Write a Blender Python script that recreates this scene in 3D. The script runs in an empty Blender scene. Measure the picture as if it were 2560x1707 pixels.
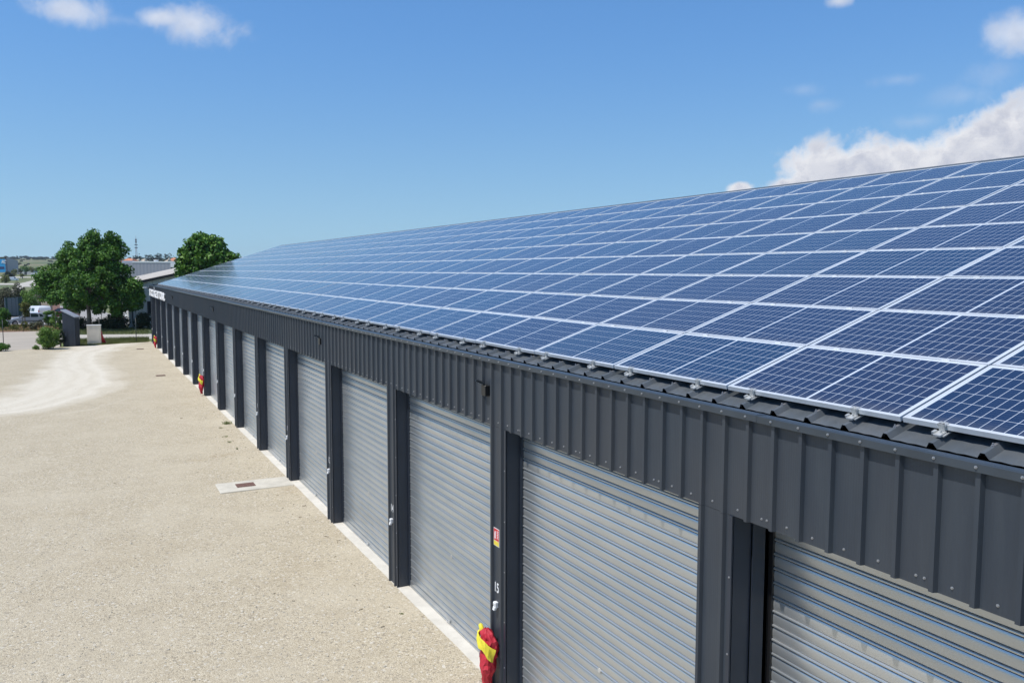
import bpy, bmesh, math, random
import numpy as np
from mathutils import Vector, Matrix, noise as mn
random.seed(7); rng=np.random.default_rng(7)
S=bpy.context.scene; C=S.collection
# ---------------------------------------------------------------- camera
CAM=Vector((-4.25583,0.0,5.00145)); F=2084.827; YAW,PITCH,ROLL=.477704,.084755,.0020426
fw=Vector((math.sin(YAW)*math.cos(PITCH),math.cos(YAW)*math.cos(PITCH),-math.sin(PITCH)))
rt=Vector((math.cos(YAW),-math.sin(YAW),0)); up=rt.cross(fw)
c_,s_=math.cos(ROLL),math.sin(ROLL); rt,up=(rt*c_+up*s_),(up*c_-rt*s_)
cd=bpy.data.cameras.new('camera'); cam=bpy.data.objects.new('camera',cd); C.objects.link(cam)
cd.sensor_width=36; cd.sensor_fit='HORIZONTAL'; cd.lens=F/2560*36; cd.clip_start=.05; cd.clip_end=20000
M=Matrix((rt,up,-fw)).transposed().to_4x4(); M.translation=CAM; cam.matrix_world=M; S.camera=cam
def ray(u,v): return (fw*F+rt*(u-1280)-up*(v-853.5)).normalized()     # u,v: where a thing stands in the 2560x1707 survey picture
# ---------------------------------------------------------------- light
SUND=Vector((.48,.02,-.877)).normalized()
S.view_settings.view_transform='Standard'; S.view_settings.look='None'; S.view_settings.exposure=0.0; S.view_settings.gamma=1
W=bpy.data.worlds.new('World'); S.world=W; W.use_nodes=True
nt=W.node_tree; nt.nodes.clear()
def N(t,ty,**k):
    n=t.nodes.new(ty)
    for a,b in k.items():
        if hasattr(n,a): setattr(n,a,b)
    return n
def inp(t,sock,val):
    if isinstance(val,bpy.types.NodeSocket): t.links.new(val,sock)
    else: sock.default_value=val
def mth(t,op,*a,clamp=False):
    n=N(t,'ShaderNodeMath',operation=op); n.use_clamp=clamp
    for i,x in enumerate(a): inp(t,n.inputs[i],x)
    return n.outputs[0]
def mixc(t,f,a,b,bt='MIX'):
    n=N(t,'ShaderNodeMix',data_type='RGBA',blend_type=bt); inp(t,n.inputs[0],f)
    for i,x in ((6,a),(7,b)):
        if isinstance(x,tuple) and len(x)==3: x=(*x,1)
        inp(t,n.inputs[i],x)
    return n.outputs[2]
def smooth(t,x,lo,hi):
    n=N(t,'ShaderNodeMapRange',interpolation_type='SMOOTHSTEP'); inp(t,n.inputs[0],x); n.inputs[1].default_value=lo; n.inputs[2].default_value=hi; return n.outputs[0]
def noise(t,vec,scale,detail=4,rough=.55,dist=0,out=0):
    n=N(t,'ShaderNodeTexNoise'); inp(t,n.inputs['Scale'],scale); n.inputs['Detail'].default_value=detail; n.inputs['Roughness'].default_value=rough; n.inputs['Distortion'].default_value=dist
    if vec is not None: inp(t,n.inputs['Vector'],vec)
    return n.outputs[out]
sky=N(nt,'ShaderNodeTexSky',sky_type='NISHITA'); sky.sun_disc=False; sky.sun_elevation=math.asin(-SUND.z); sky.sun_rotation=math.atan2(-SUND.x,-SUND.y)
sky.altitude=30; sky.air_density=1.0; sky.dust_density=0; sky.ozone_density=2.5
tc=N(nt,'ShaderNodeTexCoord').outputs['Generated']
SKYK=.13
def dotv(v):
    n=N(nt,'ShaderNodeVectorMath',operation='DOT_PRODUCT'); nt.links.new(tc,n.inputs[0]); n.inputs[1].default_value=tuple(v); return n.outputs['Value']
wn=noise(nt,tc,5.5,9,.6,.3)
wn2=noise(nt,tc,19,9,.66,.35); wn3=noise(nt,tc,48,5,.6,.3)
wv=N(nt,'ShaderNodeTexVoronoi',feature='SMOOTH_F1'); nt.links.new(tc,wv.inputs['Vector']); wv.inputs['Scale'].default_value=26; wv.inputs['Smoothness'].default_value=.6; wv.inputs['Detail'].default_value=2
def blob(u,v,ru,rv):
    d=ray(u,v); r=d.cross(Vector((0,0,1))).normalized(); w=r.cross(d)
    a=mth(nt,'MULTIPLY',dotv(r),F/ru); b=mth(nt,'MULTIPLY',dotv(w),F/rv)
    q=mth(nt,'SQRT',mth(nt,'ADD',mth(nt,'MULTIPLY',a,a),mth(nt,'MULTIPLY',b,b)))
    f=mth(nt,'GREATER_THAN',dotv(d),0.0)
    return mth(nt,'MULTIPLY',mth(nt,'SUBTRACT',1.0,q),f)
def union(bs):
    x=bs[0]
    for b in bs[1:]: x=mth(nt,'SMOOTH_MAX',x,b,.12)
    return x
big=union([blob(*b) for b in ((2065,425,140,92),(2175,420,150,84),(2310,435,150,80),(2430,400,170,100),(2570,355,210,120),(2680,330,220,105),(1850,474,50,22),(2000,480,120,60),(2255,392,60,44))])
soft=union([blob(*b) for b in ((170,22,105,46),(490,58,110,58),(400,45,80,30),(2540,84,95,56),(2100,2,40,18))])
wisp=union([blob(*b) for b in ((2010,225,70,26),(2055,262,50,22),(2410,240,110,36),(2480,190,80,50),(2290,305,80,24),(300,50,120,24),(2250,200,70,20))])
db=mth(nt,'ADD',mth(nt,'ADD',big,mth(nt,'MULTIPLY',mth(nt,'SUBTRACT',wn3,.5),.45)),mth(nt,'ADD',mth(nt,'MULTIPLY',mth(nt,'SUBTRACT',wn2,.5),1.0),mth(nt,'MULTIPLY',mth(nt,'SUBTRACT',.42,wv.outputs['Distance']),.32)))
ab=smooth(nt,mth(nt,'ADD',db,.06),0.0,.40)
ds=mth(nt,'ADD',soft,mth(nt,'MULTIPLY',mth(nt,'SUBTRACT',wn2,.5),1.9))
as_=mth(nt,'MULTIPLY',smooth(nt,ds,0.0,.95),.66)
dw=mth(nt,'ADD',wisp,mth(nt,'MULTIPLY',mth(nt,'SUBTRACT',wn2,.5),2.2))
aw=mth(nt,'MULTIPLY',smooth(nt,dw,.1,1.3),.20)
alpha=mth(nt,'MAXIMUM',ab,mth(nt,'MAXIMUM',as_,aw))
shade=mth(nt,'ADD',mth(nt,'MULTIPLY',smooth(nt,db,.05,.65),.55),mth(nt,'MULTIPLY',smooth(nt,mth(nt,'ADD',mth(nt,'MULTIPLY',wn2,.7),mth(nt,'MULTIPLY',wn3,.3)),.42,.60),.45))
ccol=mixc(nt,shade,(.93/SKYK,.93/SKYK,.95/SKYK),(.56/SKYK,.59/SKYK,.69/SKYK))
sx_=N(nt,'ShaderNodeSeparateXYZ'); nt.links.new(tc,sx_.inputs[0]); cx_=N(nt,'ShaderNodeCombineXYZ'); nt.links.new(sx_.outputs[0],cx_.inputs[0]); nt.links.new(sx_.outputs[1],cx_.inputs[1])
nt.links.new(mth(nt,'ADD',mth(nt,'MULTIPLY',sx_.outputs[2],.62),.12),cx_.inputs[2]); nv_=N(nt,'ShaderNodeVectorMath',operation='NORMALIZE'); nt.links.new(cx_.outputs[0],nv_.inputs[0]); nt.links.new(nv_.outputs[0],sky.inputs['Vector'])
hs=N(nt,'ShaderNodeHueSaturation'); hs.inputs['Saturation'].default_value=1.15; nt.links.new(sky.outputs[0],hs.inputs['Color'])
tint=mixc(nt,1.0,hs.outputs[0],mixc(nt,smooth(nt,sx_.outputs[2],.40,.85),mixc(nt,smooth(nt,sx_.outputs[2],-.02,.30),(1.17,1.13,.99),(.85,1.04,1.19)),(1.35,1.25,1.10)),'MULTIPLY')
col=mixc(nt,alpha,tint,ccol)
bg=N(nt,'ShaderNodeBackground'); nt.links.new(col,bg.inputs[0]); bg.inputs[1].default_value=SKYK
W.cycles.sampling_method='MANUAL'; W.cycles.sample_map_resolution=256
nt.links.new(bg.outputs[0],N(nt,'ShaderNodeOutputWorld').inputs[0])
ld=bpy.data.lights.new('sun','SUN'); ld.energy=4.2; ld.angle=math.radians(.53); ld.color=(1,.955,.89)
lo=bpy.data.objects.new('sun',ld); C.objects.link(lo); lo.rotation_euler=SUND.to_track_quat('-Z','Y').to_euler(); lo.location=(-20,0,40)
S.cycles.max_bounces=6; S.cycles.diffuse_bounces=3; S.cycles.glossy_bounces=3; S.cycles.transparent_max_bounces=8
# ---------------------------------------------------------------- materials
def mat(name,col,rough=.6,metal=0,spec=.5,var=0,vs=3,bump=0,bs=40,build=None,coat=0):
    m=bpy.data.materials.new(name); m.use_nodes=True; t=m.node_tree; b=t.nodes['Principled BSDF']
    b.inputs['Roughness'].default_value=rough; b.inputs['Metallic'].default_value=metal; b.inputs['Specular IOR Level'].default_value=spec
    b.inputs['Base Color'].default_value=(*col,1); b.inputs['Coat Weight'].default_value=coat
    tcx=N(t,'ShaderNodeTexCoord'); ob=tcx.outputs['Object']
    if var:
        n=noise(t,ob,vs,5,.6)
        a=tuple(max(0,c*(1-var)) for c in col); z=tuple(min(1,c*(1+var)) for c in col)
        t.links.new(mixc(t,smooth(t,n,.3,.7),a,z),b.inputs['Base Color'])
    if bump:
        bp=N(t,'ShaderNodeBump'); bp.inputs['Strength'].default_value=bump; bp.inputs['Distance'].default_value=.01
        t.links.new(noise(t,ob,bs,4),bp.inputs['Height']); t.links.new(bp.outputs[0],b.inputs['Normal'])
    if build: build(m,t,b,tcx)
    return m
def bumpn(t,b,h,strength,dist):
    bp=N(t,'ShaderNodeBump'); bp.inputs['Strength'].default_value=strength; bp.inputs['Distance'].default_value=dist
    inp(t,bp.inputs['Height'],h); t.links.new(bp.outputs[0],b.inputs['Normal'])
def sepxyz(t,v):
    n=N(t,'ShaderNodeSeparateXYZ'); t.links.new(v,n.inputs[0]); return n.outputs
def mscale(t,v,s):
    n=N(t,'ShaderNodeMapping'); t.links.new(v,n.inputs[0]); n.inputs['Scale'].default_value=s; return n.outputs[0]
def b_clad(m,t,b,tcx):
    o=tcx.outputs['Object']; n=noise(t,mscale(t,o,(3,3,.35)),2.2,6,.65); n2=noise(t,o,.5,3)
    c=mixc(t,smooth(t,n,.32,.72),(.027,.036,.050),(.039,.049,.062)); t.links.new(mixc(t,mth(t,'MULTIPLY',smooth(t,n2,.4,.7),.5),c,(.050,.053,.060)),b.inputs['Base Color'])
    t.links.new(mth(t,'ADD',.36,mth(t,'MULTIPLY',n,.18)),b.inputs['Roughness'])
    y=sepxyz(t,o)[1]; w=mth(t,'SINE',mth(t,'MULTIPLY',y,2*math.pi/.0417)); bumpn(t,b,mth(t,'ADD',mth(t,'POWER',mth(t,'ABSOLUTE',w),.35),mth(t,'MULTIPLY',n,.6)),.35,.0018)
CLAD=mat('anthracite_cladding',(.065,.068,.075),.42,0,.5,build=b_clad)
TRIM=mat('anthracite_trim',(.042,.053,.066),.36,0,.5,var=.12,vs=2,bump=.06,bs=6)
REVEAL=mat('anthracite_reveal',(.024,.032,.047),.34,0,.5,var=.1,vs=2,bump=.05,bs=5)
def b_roof(m,t,b,tcx):
    o=tcx.outputs['Object']; n=noise(t,o,3.5,6,.6)
    t.links.new(mixc(t,smooth(t,n,.35,.7),(.085,.098,.11),(.12,.13,.14)),b.inputs['Base Color']); bumpn(t,b,n,.1,.01)
SHEET=mat('painted_steel_sheet',(.07,.08,.09),.38,build=b_roof)
def b_galv(m,t,b,tcx):
    o=tcx.outputs['Object']
    v=N(t,'ShaderNodeTexVoronoi'); t.links.new(mscale(t,o,(1,.6,1)),v.inputs['Vector']); v.inputs['Scale'].default_value=70
    n=noise(t,mscale(t,o,(1,.25,1.5)),3,6,.6); n2=noise(t,mscale(t,o,(1,.4,9)),4,3)
    oi=N(t,'ShaderNodeObjectInfo').outputs['Random']
    c=mixc(t,smooth(t,n,.3,.7),(.47,.505,.525),(.585,.60,.60)); c=mixc(t,mth(t,'MULTIPLY',v.outputs['Color'],.05),c,(.5,.53,.56))
    c=mixc(t,mth(t,'MULTIPLY',oi,.3),c,(.50,.515,.52)); zz_=sepxyz(t,o)[2]; gr=mth(t,'MULTIPLY',mth(t,'MULTIPLY',smooth(t,zz_,1.1,.05),smooth(t,noise(t,o,4,6,.7),.38,.7)),.35); c=mixc(t,gr,c,(.40,.37,.31)); t.links.new(c,b.inputs['Base Color'])
    t.links.new(mth(t,'ADD',.24,mth(t,'MULTIPLY',mth(t,'ADD',n,n2),.07)),b.inputs['Roughness'])
    bumpn(t,b,noise(t,mscale(t,o,(1,.5,.8)),1.6,2,.4),.10,.02)
GALV=mat('galvanised_steel',(.6,.63,.65),.33,.72,.5,build=b_galv)
ALU=mat('aluminium',(.80,.81,.82),.38,.35,.5,var=.05,vs=8)
ALUD=mat('cast_aluminium',(.62,.62,.60),.42,.5,.5,var=.15,vs=30)
BOLT=mat('zinc_screw',(.36,.37,.39),.35,.6)
WHITE=mat('white_plastic',(.78,.78,.77),.4,var=.04,vs=9)
LETTER=mat('white_letter',(.80,.80,.80),.5)
BLACK=mat('black_plastic',(.012,.012,.013),.35,bump=.05,bs=30)
DARK=mat('dark_void',(.01,.01,.011),.8,var=.2)
def b_conc(m,t,b,tcx):
    o=tcx.outputs['Object']; n=noise(t,o,2.2,7,.65); f=noise(t,o,60,4,.6)
    c=mixc(t,smooth(t,n,.3,.7),(.56,.525,.455),(.68,.64,.56)); c=mixc(t,mth(t,'MULTIPLY',smooth(t,f,.52,.7),.30),c,(.50,.46,.39)); t.links.new(c,b.inputs['Base Color']); bumpn(t,b,f,.3,.004)
CONC=mat('pale_concrete',(.6,.58,.53),.9,build=b_conc)
def b_rust(m,t,b,tcx):
    o=tcx.outputs['Object']; n=noise(t,o,25,6,.7); t.links.new(mixc(t,smooth(t,n,.35,.68),(.11,.055,.042),(.22,.125,.095)),b.inputs['Base Color']); bumpn(t,b,n,.4,.004)
RUST=mat('rusty_cast_iron',(.16,.09,.07),.8,build=b_rust)
def b_cell(m,t,b,tcx):
    uv=tcx.outputs['UV']; s=sepxyz(t,uv); U=s[0]; V=s[1]          # metres on the glass, origin at its corner
    LU,LV=1.622,.920; mU,mV=.022,.018; cw=(LU/2-mU-.010)/10; ch=(LV-2*mV)/6
    half=mth(t,'SUBTRACT',mth(t,'ABSOLUTE',mth(t,'SUBTRACT',U,LU/2)),.010)
    fu=mth(t,'FRACT',mth(t,'DIVIDE',half,cw)); fv=mth(t,'FRACT',mth(t,'DIVIDE',mth(t,'SUBTRACT',V,mV),ch))
    def line(f,w): return mth(t,'LESS_THAN',mth(t,'SUBTRACT',.5,mth(t,'ABSOLUTE',mth(t,'SUBTRACT',f,.5))),w)
    gu=line(fu,.0036/cw/2*1.15); gv=line(fv,.0036/ch/2*1.15)
    mg=mth(t,'MAXIMUM',mth(t,'LESS_THAN',half,0.0),mth(t,'GREATER_THAN',half,LU/2-mU-.010))
    mg=mth(t,'MAXIMUM',mg,mth(t,'GREATER_THAN',mth(t,'ABSOLUTE',mth(t,'SUBTRACT',V,LV/2)),LV/2-mV))
    bb=line(mth(t,'FRACT',mth(t,'MULTIPLY',fv,5.0)),.028)
    g=mth(t,'MAXIMUM',mth(t,'MAXIMUM',gu,gv),mg,clamp=True)
    cellid=N(t,'ShaderNodeCombineXYZ'); t.links.new(mth(t,'FLOOR',mth(t,'DIVIDE',U,cw)),cellid.inputs[0]); t.links.new(mth(t,'FLOOR',mth(t,'DIVIDE',V,ch)),cellid.inputs[1])
    oi=N(t,'ShaderNodeObjectInfo'); t.links.new(mth(t,'MULTIPLY',oi.outputs['Random'],97.0),cellid.inputs[2])
    wnz=N(t,'ShaderNodeTexWhiteNoise',noise_dimensions='3D'); t.links.new(cellid.outputs[0],wnz.inputs['Vector'])
    rnd=oi.outputs['Random']
    pc=N(t,'ShaderNodeValToRGB'); t.links.new(rnd,pc.inputs[0]); cr=pc.color_ramp
    cr.elements[0].position=0; cr.elements[0].color=(.005,.021,.070,1); cr.elements[1].position=1; cr.elements[1].color=(.012,.018,.058,1)
    for p,cc in ((.3,(.005,.032,.085,1)),(.55,(.006,.017,.062,1)),(.8,(.010,.021,.070,1))):
        e=cr.elements.new(p); e.color=cc
    cc=mixc(t,mth(t,'MULTIPLY',wnz.outputs[0],.45),pc.outputs[0],(.008,.022,.075))
    cc=mixc(t,mth(t,'MULTIPLY',bb,.35),cc,(.25,.29,.36)); cc=mixc(t,g,cc,(.58,.63,.69))
    dn=noise(t,tcx.outputs['Object'],5,6,.7); edge=smooth(t,V,.16,.0); dirt=mth(t,'MULTIPLY',mth(t,'ADD',mth(t,'MULTIPLY',edge,.22),.012),smooth(t,dn,.25,.75)); cc=mixc(t,dirt,cc,(.34,.32,.28))
    t.links.new(cc,b.inputs['Base Color'])
    n=noise(t,tcx.outputs['Object'],1.3,4,.6); t.links.new(mth(t,'ADD',.07,mth(t,'MULTIPLY',n,.10)),b.inputs['Roughness'])
CELL=mat('solar_cells_under_glass',(.02,.04,.12),.12,0,.75,build=b_cell)
# ---------------------------------------------------------------- mesh helpers
class MB:
    def __init__(s): s.v=[]; s.f=[]; s.sm=[]
    def quad(s,pts,sm=False):
        n=len(s.v); s.v+= [tuple(p) for p in pts]; s.f.append(tuple(range(n,n+len(pts)))); s.sm.append(sm)
    def box(s,x0,x1,y0,y1,z0,z1,top=None):
        n=len(s.v); s.v+=[(x0,y0,z0),(x1,y0,z0),(x1,y1,z0),(x0,y1,z0),(x0,y0,z1),(x1,y0,z1),(x1,y1,z1),(x0,y1,z1)]
        for f in ((0,3,2,1),(4,5,6,7),(0,1,5,4),(1,2,6,5),(2,3,7,6),(3,0,4,7)): s.f.append(tuple(n+i for i in f)); s.sm.append(False)
        return n
    def obox(s,c,ax,ay,az):      # oriented box, half axes as vectors
        n=len(s.v); c=Vector(c); ax,ay,az=Vector(ax),Vector(ay),Vector(az)
        for k in (-1,1):
            for i,j in ((-1,-1),(1,-1),(1,1),(-1,1)): s.v.append(tuple(c+ax*i+ay*j+az*k))
        for f in ((0,3,2,1),(4,5,6,7),(0,1,5,4),(1,2,6,5),(2,3,7,6),(3,0,4,7)): s.f.append(tuple(n+i for i in f)); s.sm.append(False)
    def tube(s,pts,rad,n=8,cap=True):
        pts=[Vector(p) for p in pts]; rad=rad if isinstance(rad,(list,tuple)) else [rad]*len(pts); b0=len(s.v)
        for i,p in enumerate(pts):
            d=(pts[min(i+1,len(pts)-1)]-pts[max(i-1,0)]).normalized(); a=d.orthogonal().normalized() if abs(d.z)<.95 else Vector((1,0,0)); a=(a-d*a.dot(d)).normalized(); b=d.cross(a)
            for k in range(n):
                t=2*math.pi*k/n; s.v.append(tuple(p+(a*math.cos(t)+b*math.sin(t))*rad[i]))
        for i in range(len(pts)-1):
            for k in range(n):
                s.f.append((b0+i*n+k,b0+i*n+(k+1)%n,b0+(i+1)*n+(k+1)%n,b0+(i+1)*n+k)); s.sm.append(True)
        if cap: s.f.append(tuple(b0+k for k in range(n))[::-1]); s.sm.append(False); s.f.append(tuple(b0+(len(pts)-1)*n+k for k in range(n))); s.sm.append(False)
    def strip(s,prof,a,b,ax='y',sm=False):   # open profile extruded along an axis; prof (x,z) for y, (x,y) for z
        n=len(s.v)
        for q in (a,b):
            for p in prof: s.v.append((p[0],q,p[1]) if ax=='y' else (p[0],p[1],q))
        k=len(prof)
        for i in range(k-1): s.f.append((n+i,n+i+1,n+k+i+1,n+k+i)); s.sm.append(sm)
    def mesh(s,name,m,uv=None):
        me=bpy.data.meshes.new(name); me.from_pydata(s.v,[],s.f)
        for x in (m if isinstance(m,list) else [m]): me.materials.append(x)
        me.polygons.foreach_set('use_smooth',s.sm); me.update(); return me
    def build(s,name,m,parent=None,loc=None,rot=None): return link(name,s.mesh(name,m),parent,loc,rot)
def link(name,me,parent=None,loc=None,rot=None):
    o=bpy.data.objects.new(name,me); C.objects.link(o)
    if parent: o.parent=parent
    if loc is not None: o.location=loc
    if rot is not None: o.rotation_euler=rot
    return o
def empty(name,loc=(0,0,0),rz=0):
    o=bpy.data.objects.new(name,None); C.objects.link(o); o.location=loc; o.rotation_euler=(0,0,rz); o.empty_display_size=.2; return o
def tag(o,label=None,cat=None,group=None,kind=None):
    if label: o['label']=label
    if cat: o['category']=cat
    if group: o['group']=group
    if kind: o['kind']=kind
    return o
def dup(o,parent=None):
    c=o.copy(); C.objects.link(c); c.parent=parent
    for ch in list(o.children): dup(ch,c)
    return c
def text_mesh(s,size,ext=.001,off=0,sx=1.0):
    cu=bpy.data.curves.new('t','FONT'); cu.body=s; cu.size=size; cu.extrude=ext; cu.offset=off; cu.align_x='CENTER'; cu.align_y='CENTER'
    o=bpy.data.objects.new('t',cu); C.objects.link(o); me=bpy.data.meshes.new_from_object(o); bpy.data.objects.remove(o); bpy.data.curves.remove(cu)
    for v in me.vertices: v.co.x*=sx
    return me
FACEX=Matrix(((0,0,-1,0),(-1,0,0,0),(0,1,0,0),(0,0,0,1)))       # text plane turned to face -X
# ---------------------------------------------------------------- the long garage building
Y0,Y1=-2.7,62.55; ZF=3.176; PW=.388
YL=lambda k:5.056+(16-k)*3.75
TH=.31772; cT,sT=math.cos(TH),math.sin(TH)
B=empty('storage_building',(0,0,0)); tag(B,'long anthracite metal storage building with a row of grey roller shutters and a pitched roof','building')
CR=[4.763+.25*k for k in range(-30,240) if Y0+.05<4.763+.25*k<Y1-.03]
def corr(y0,y1,x0=0.0,d=.03):
    p=[(x0+d,y0)]
    for c in CR:
        for dy,x in ((-.026,d),(-.015,0),(.014,0),(.030,d)):
            if y0<c+dy<y1: p.append((x0+x,c+dy))
    p.append((x0+d,y1)); return p
m=MB(); m.strip(corr(Y0,Y1),ZF,3.96,'z'); fas=m.build('fascia_cladding',CLAD,B)
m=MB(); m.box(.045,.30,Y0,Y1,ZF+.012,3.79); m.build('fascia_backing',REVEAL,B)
# flashing along the eave, gutter behind it
m=MB()
fl=[(-.003,3.926),(-.020,3.930),(-.020,3.976),(-.004,3.983),(.10,3.972),(.112,3.965),(.116,3.80),(.36,3.80),(.40,3.86)]
segs=[Y0]+[Y0+3.0*i+1.1 for i in range(22) if Y0+3.0*i+1.1<Y1]+[Y1]
for i in range(len(segs)-1):
    o=.0022*(i%2); m.strip([(x-o,z+o) for x,z in fl],segs[i],segs[i+1]+(.05 if i<len(segs)-2 else 0),'y')
m.build('eave_flashing',TRIM,B)
# roof sheet with trapezoid ribs
XT,ZT=.405,3.910; RIB0=3.6327+.034; SL=9.02
def sheet(side=1):
    m=MB(); ys=[]; k=int((Y0-RIB0)*3)-1
    prof=[(Y0,0)]
    while True:
        c=RIB0+k/3; k+=1
        if c>Y1-.05: break
        if c<Y0+.05: continue
        for dy,h in ((-.036,0),(-.013,.036),(.013,.036),(.036,0)): prof.append((c+dy,h))
        for q in (.11,.167,.223): prof.append((c+q,0.004 if q!=.167 else 0.0))
    prof=[p for p in prof if p[0]<Y1]; prof.append((Y1,0)); n=len(prof)
    for s in (0,SL):
        for y,h in prof:
            m.v.append((XT+s*cT-h*sT,y,ZT+s*sT+h*cT))
    for i in range(n-1): m.f.append((i,i+1,n+i+1,n+i)); m.sm.append(False)
    return m
sheet().build('roof_sheet',SHEET,B)
XR=XT+SL*cT; ZR=ZT+SL*sT
m=MB(); m.strip([(XR,ZR),(2*XR-.25,ZT),(2*XR-.25,3.2)],Y0,Y1,'y'); m.build('rear_roof_sheet',SHEET,B)
m=MB(); m.strip([(XR-.19,ZR-.19*sT/cT+.040),(XR-.18,ZR-.18*sT/cT+.060),(XR,ZR+.085),(XR+.30,ZR-.30*sT/cT+.06)],Y0,Y1,'y'); m.build('ridge_cap',SHEET,B)
# outer walls (far gable, near gable, rear wall)
XB=2*XR-.25
m=MB()
for y in (Y0+.04,Y1-.04):
    m.quad([(.05,y,-.1),(XB-.05,y,-.1),(XB-.05,y,ZT-.03),(XR,y,ZR-.03),(.30,y,ZT-.04),(.05,y,3.78)])
m.quad([(XB-.05,Y0+.04,-.1),(XB-.05,Y1-.04,-.1),(XB-.05,Y1-.04,ZT),(XB-.05,Y0+.04,ZT)]); m.build('outer_wall',CLAD,B)
# verge flashing at the far gable
for y in (Y1,Y0-.02):
    m=MB(); a=Vector((XT-.33,y+.01,3.92)); m.obox((XT+SL*cT/2,y+.01,ZT+SL*sT/2+.03),(SL*cT/2+.02,0,SL*sT/2),(0,.03,0),(-.05*sT,0,.05*cT)); m.box(-.012,.36,y-.02,y+.03,3.80,4.003); m.build('verge_flashing',TRIM,B)
# screws
def hexa(m,x,y,z,r=.008,h=.008,ax=(-1,0,0)):
    ax=Vector(ax); a=ax.orthogonal().normalized(); b=ax.cross(a); n=len(m.v); c=Vector((x,y,z))
    for hh,rr in ((0,r*1.5),(h*.35,r*1.5),(h*.4,r),(h,r*.8)):
        for k in range(6):
            t=k*math.pi/3; m.v.append(tuple(c+ax*hh+(a*math.cos(t)+b*math.sin(t))*rr))
    for j in range(3):
        for k in range(6): m.f.append((n+j*6+k,n+j*6+(k+1)%6,n+j*6+6+(k+1)%6,n+j*6+6+k)); m.sm.append(False)
    m.f.append(tuple(n+18+k for k in range(6))); m.sm.append(False)
m=MB()
for i,c in enumerate(CR):
    if c>45: continue
    hexa(m,-.021,c,3.956,.0065,.010)
    if i%1==0: hexa(m,.03,c+.125+random.uniform(-.02,.02),ZF+.055+random.uniform(-.006,.006),.0065,.009)
    if i%5==2: hexa(m,.03,c+.060,ZF+.057,.0065,.009)
sc=m.build('fascia_screws',BOLT,B); sc['kind']='stuff'
m=MB()
for k in range(-14,120):
    c=RIB0+k/3
    if c<Y0+.1 : continue
    s=.105; x=XT+s*cT-.036*sT; z=ZT+s*sT+.036*cT
    if k%5 not in (1,4):
        m.obox((x+.02,c,z+.007),(.03*cT,0,.03*sT),(0,.011,0),(-.003*sT,0,.003*cT)); hexa(m,x,c,z+.003,.007,.016,(-sT,0,cT))
sc=m.build('roof_screws',BOLT,B); sc['kind']='stuff'
# pillars
def pil(k):
    yl=YL(k); yr=yl-PW
    m=MB(); m.strip(corr(yr+.002,yl-.002),-.08,ZF-.002,'z')
    p=m.build('pillar',CLAD,B)
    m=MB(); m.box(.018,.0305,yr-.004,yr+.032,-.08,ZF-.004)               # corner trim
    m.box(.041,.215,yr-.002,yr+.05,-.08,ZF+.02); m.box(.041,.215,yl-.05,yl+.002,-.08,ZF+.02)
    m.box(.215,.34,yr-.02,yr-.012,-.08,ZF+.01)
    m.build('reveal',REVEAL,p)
    me=text_mesh(str(k),.165,.001,.002,.80); me.transform(FACEX); me.materials.append(LETTER)
    t=link('door_number',me,p,(.0275,yl-.145,1.235)); t['label']='white number '+str(k)
    m=MB(); m.box(-.010,.03,yl-.195,yl-.130,1.005,1.075); m.box(-.018,-.008,yl-.188,yl-.137,1.030,1.070); m.obox((-.005,yl-.162,1.0),(.018,0,.0),(0,.024,0),(0.006,0,.022))
    q=m.build('key_switch',WHITE,p)
    bv=q.modifiers.new('b','BEVEL'); bv.width=.007; bv.segments=2
    m=MB(); m.tube([(-.019,yl-.162,1.05),(-.022,yl-.162,1.05)],.009,8); m.build('keyhole',ALUD,q)
    m=MB()
    for z in (.35,.9,1.5,2.1,2.7): hexa(m,.018,yr+.014,z,.006,.007)
    m.build('pillar_screws',BOLT,p)
for k in range(1,19): pil(k)
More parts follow.
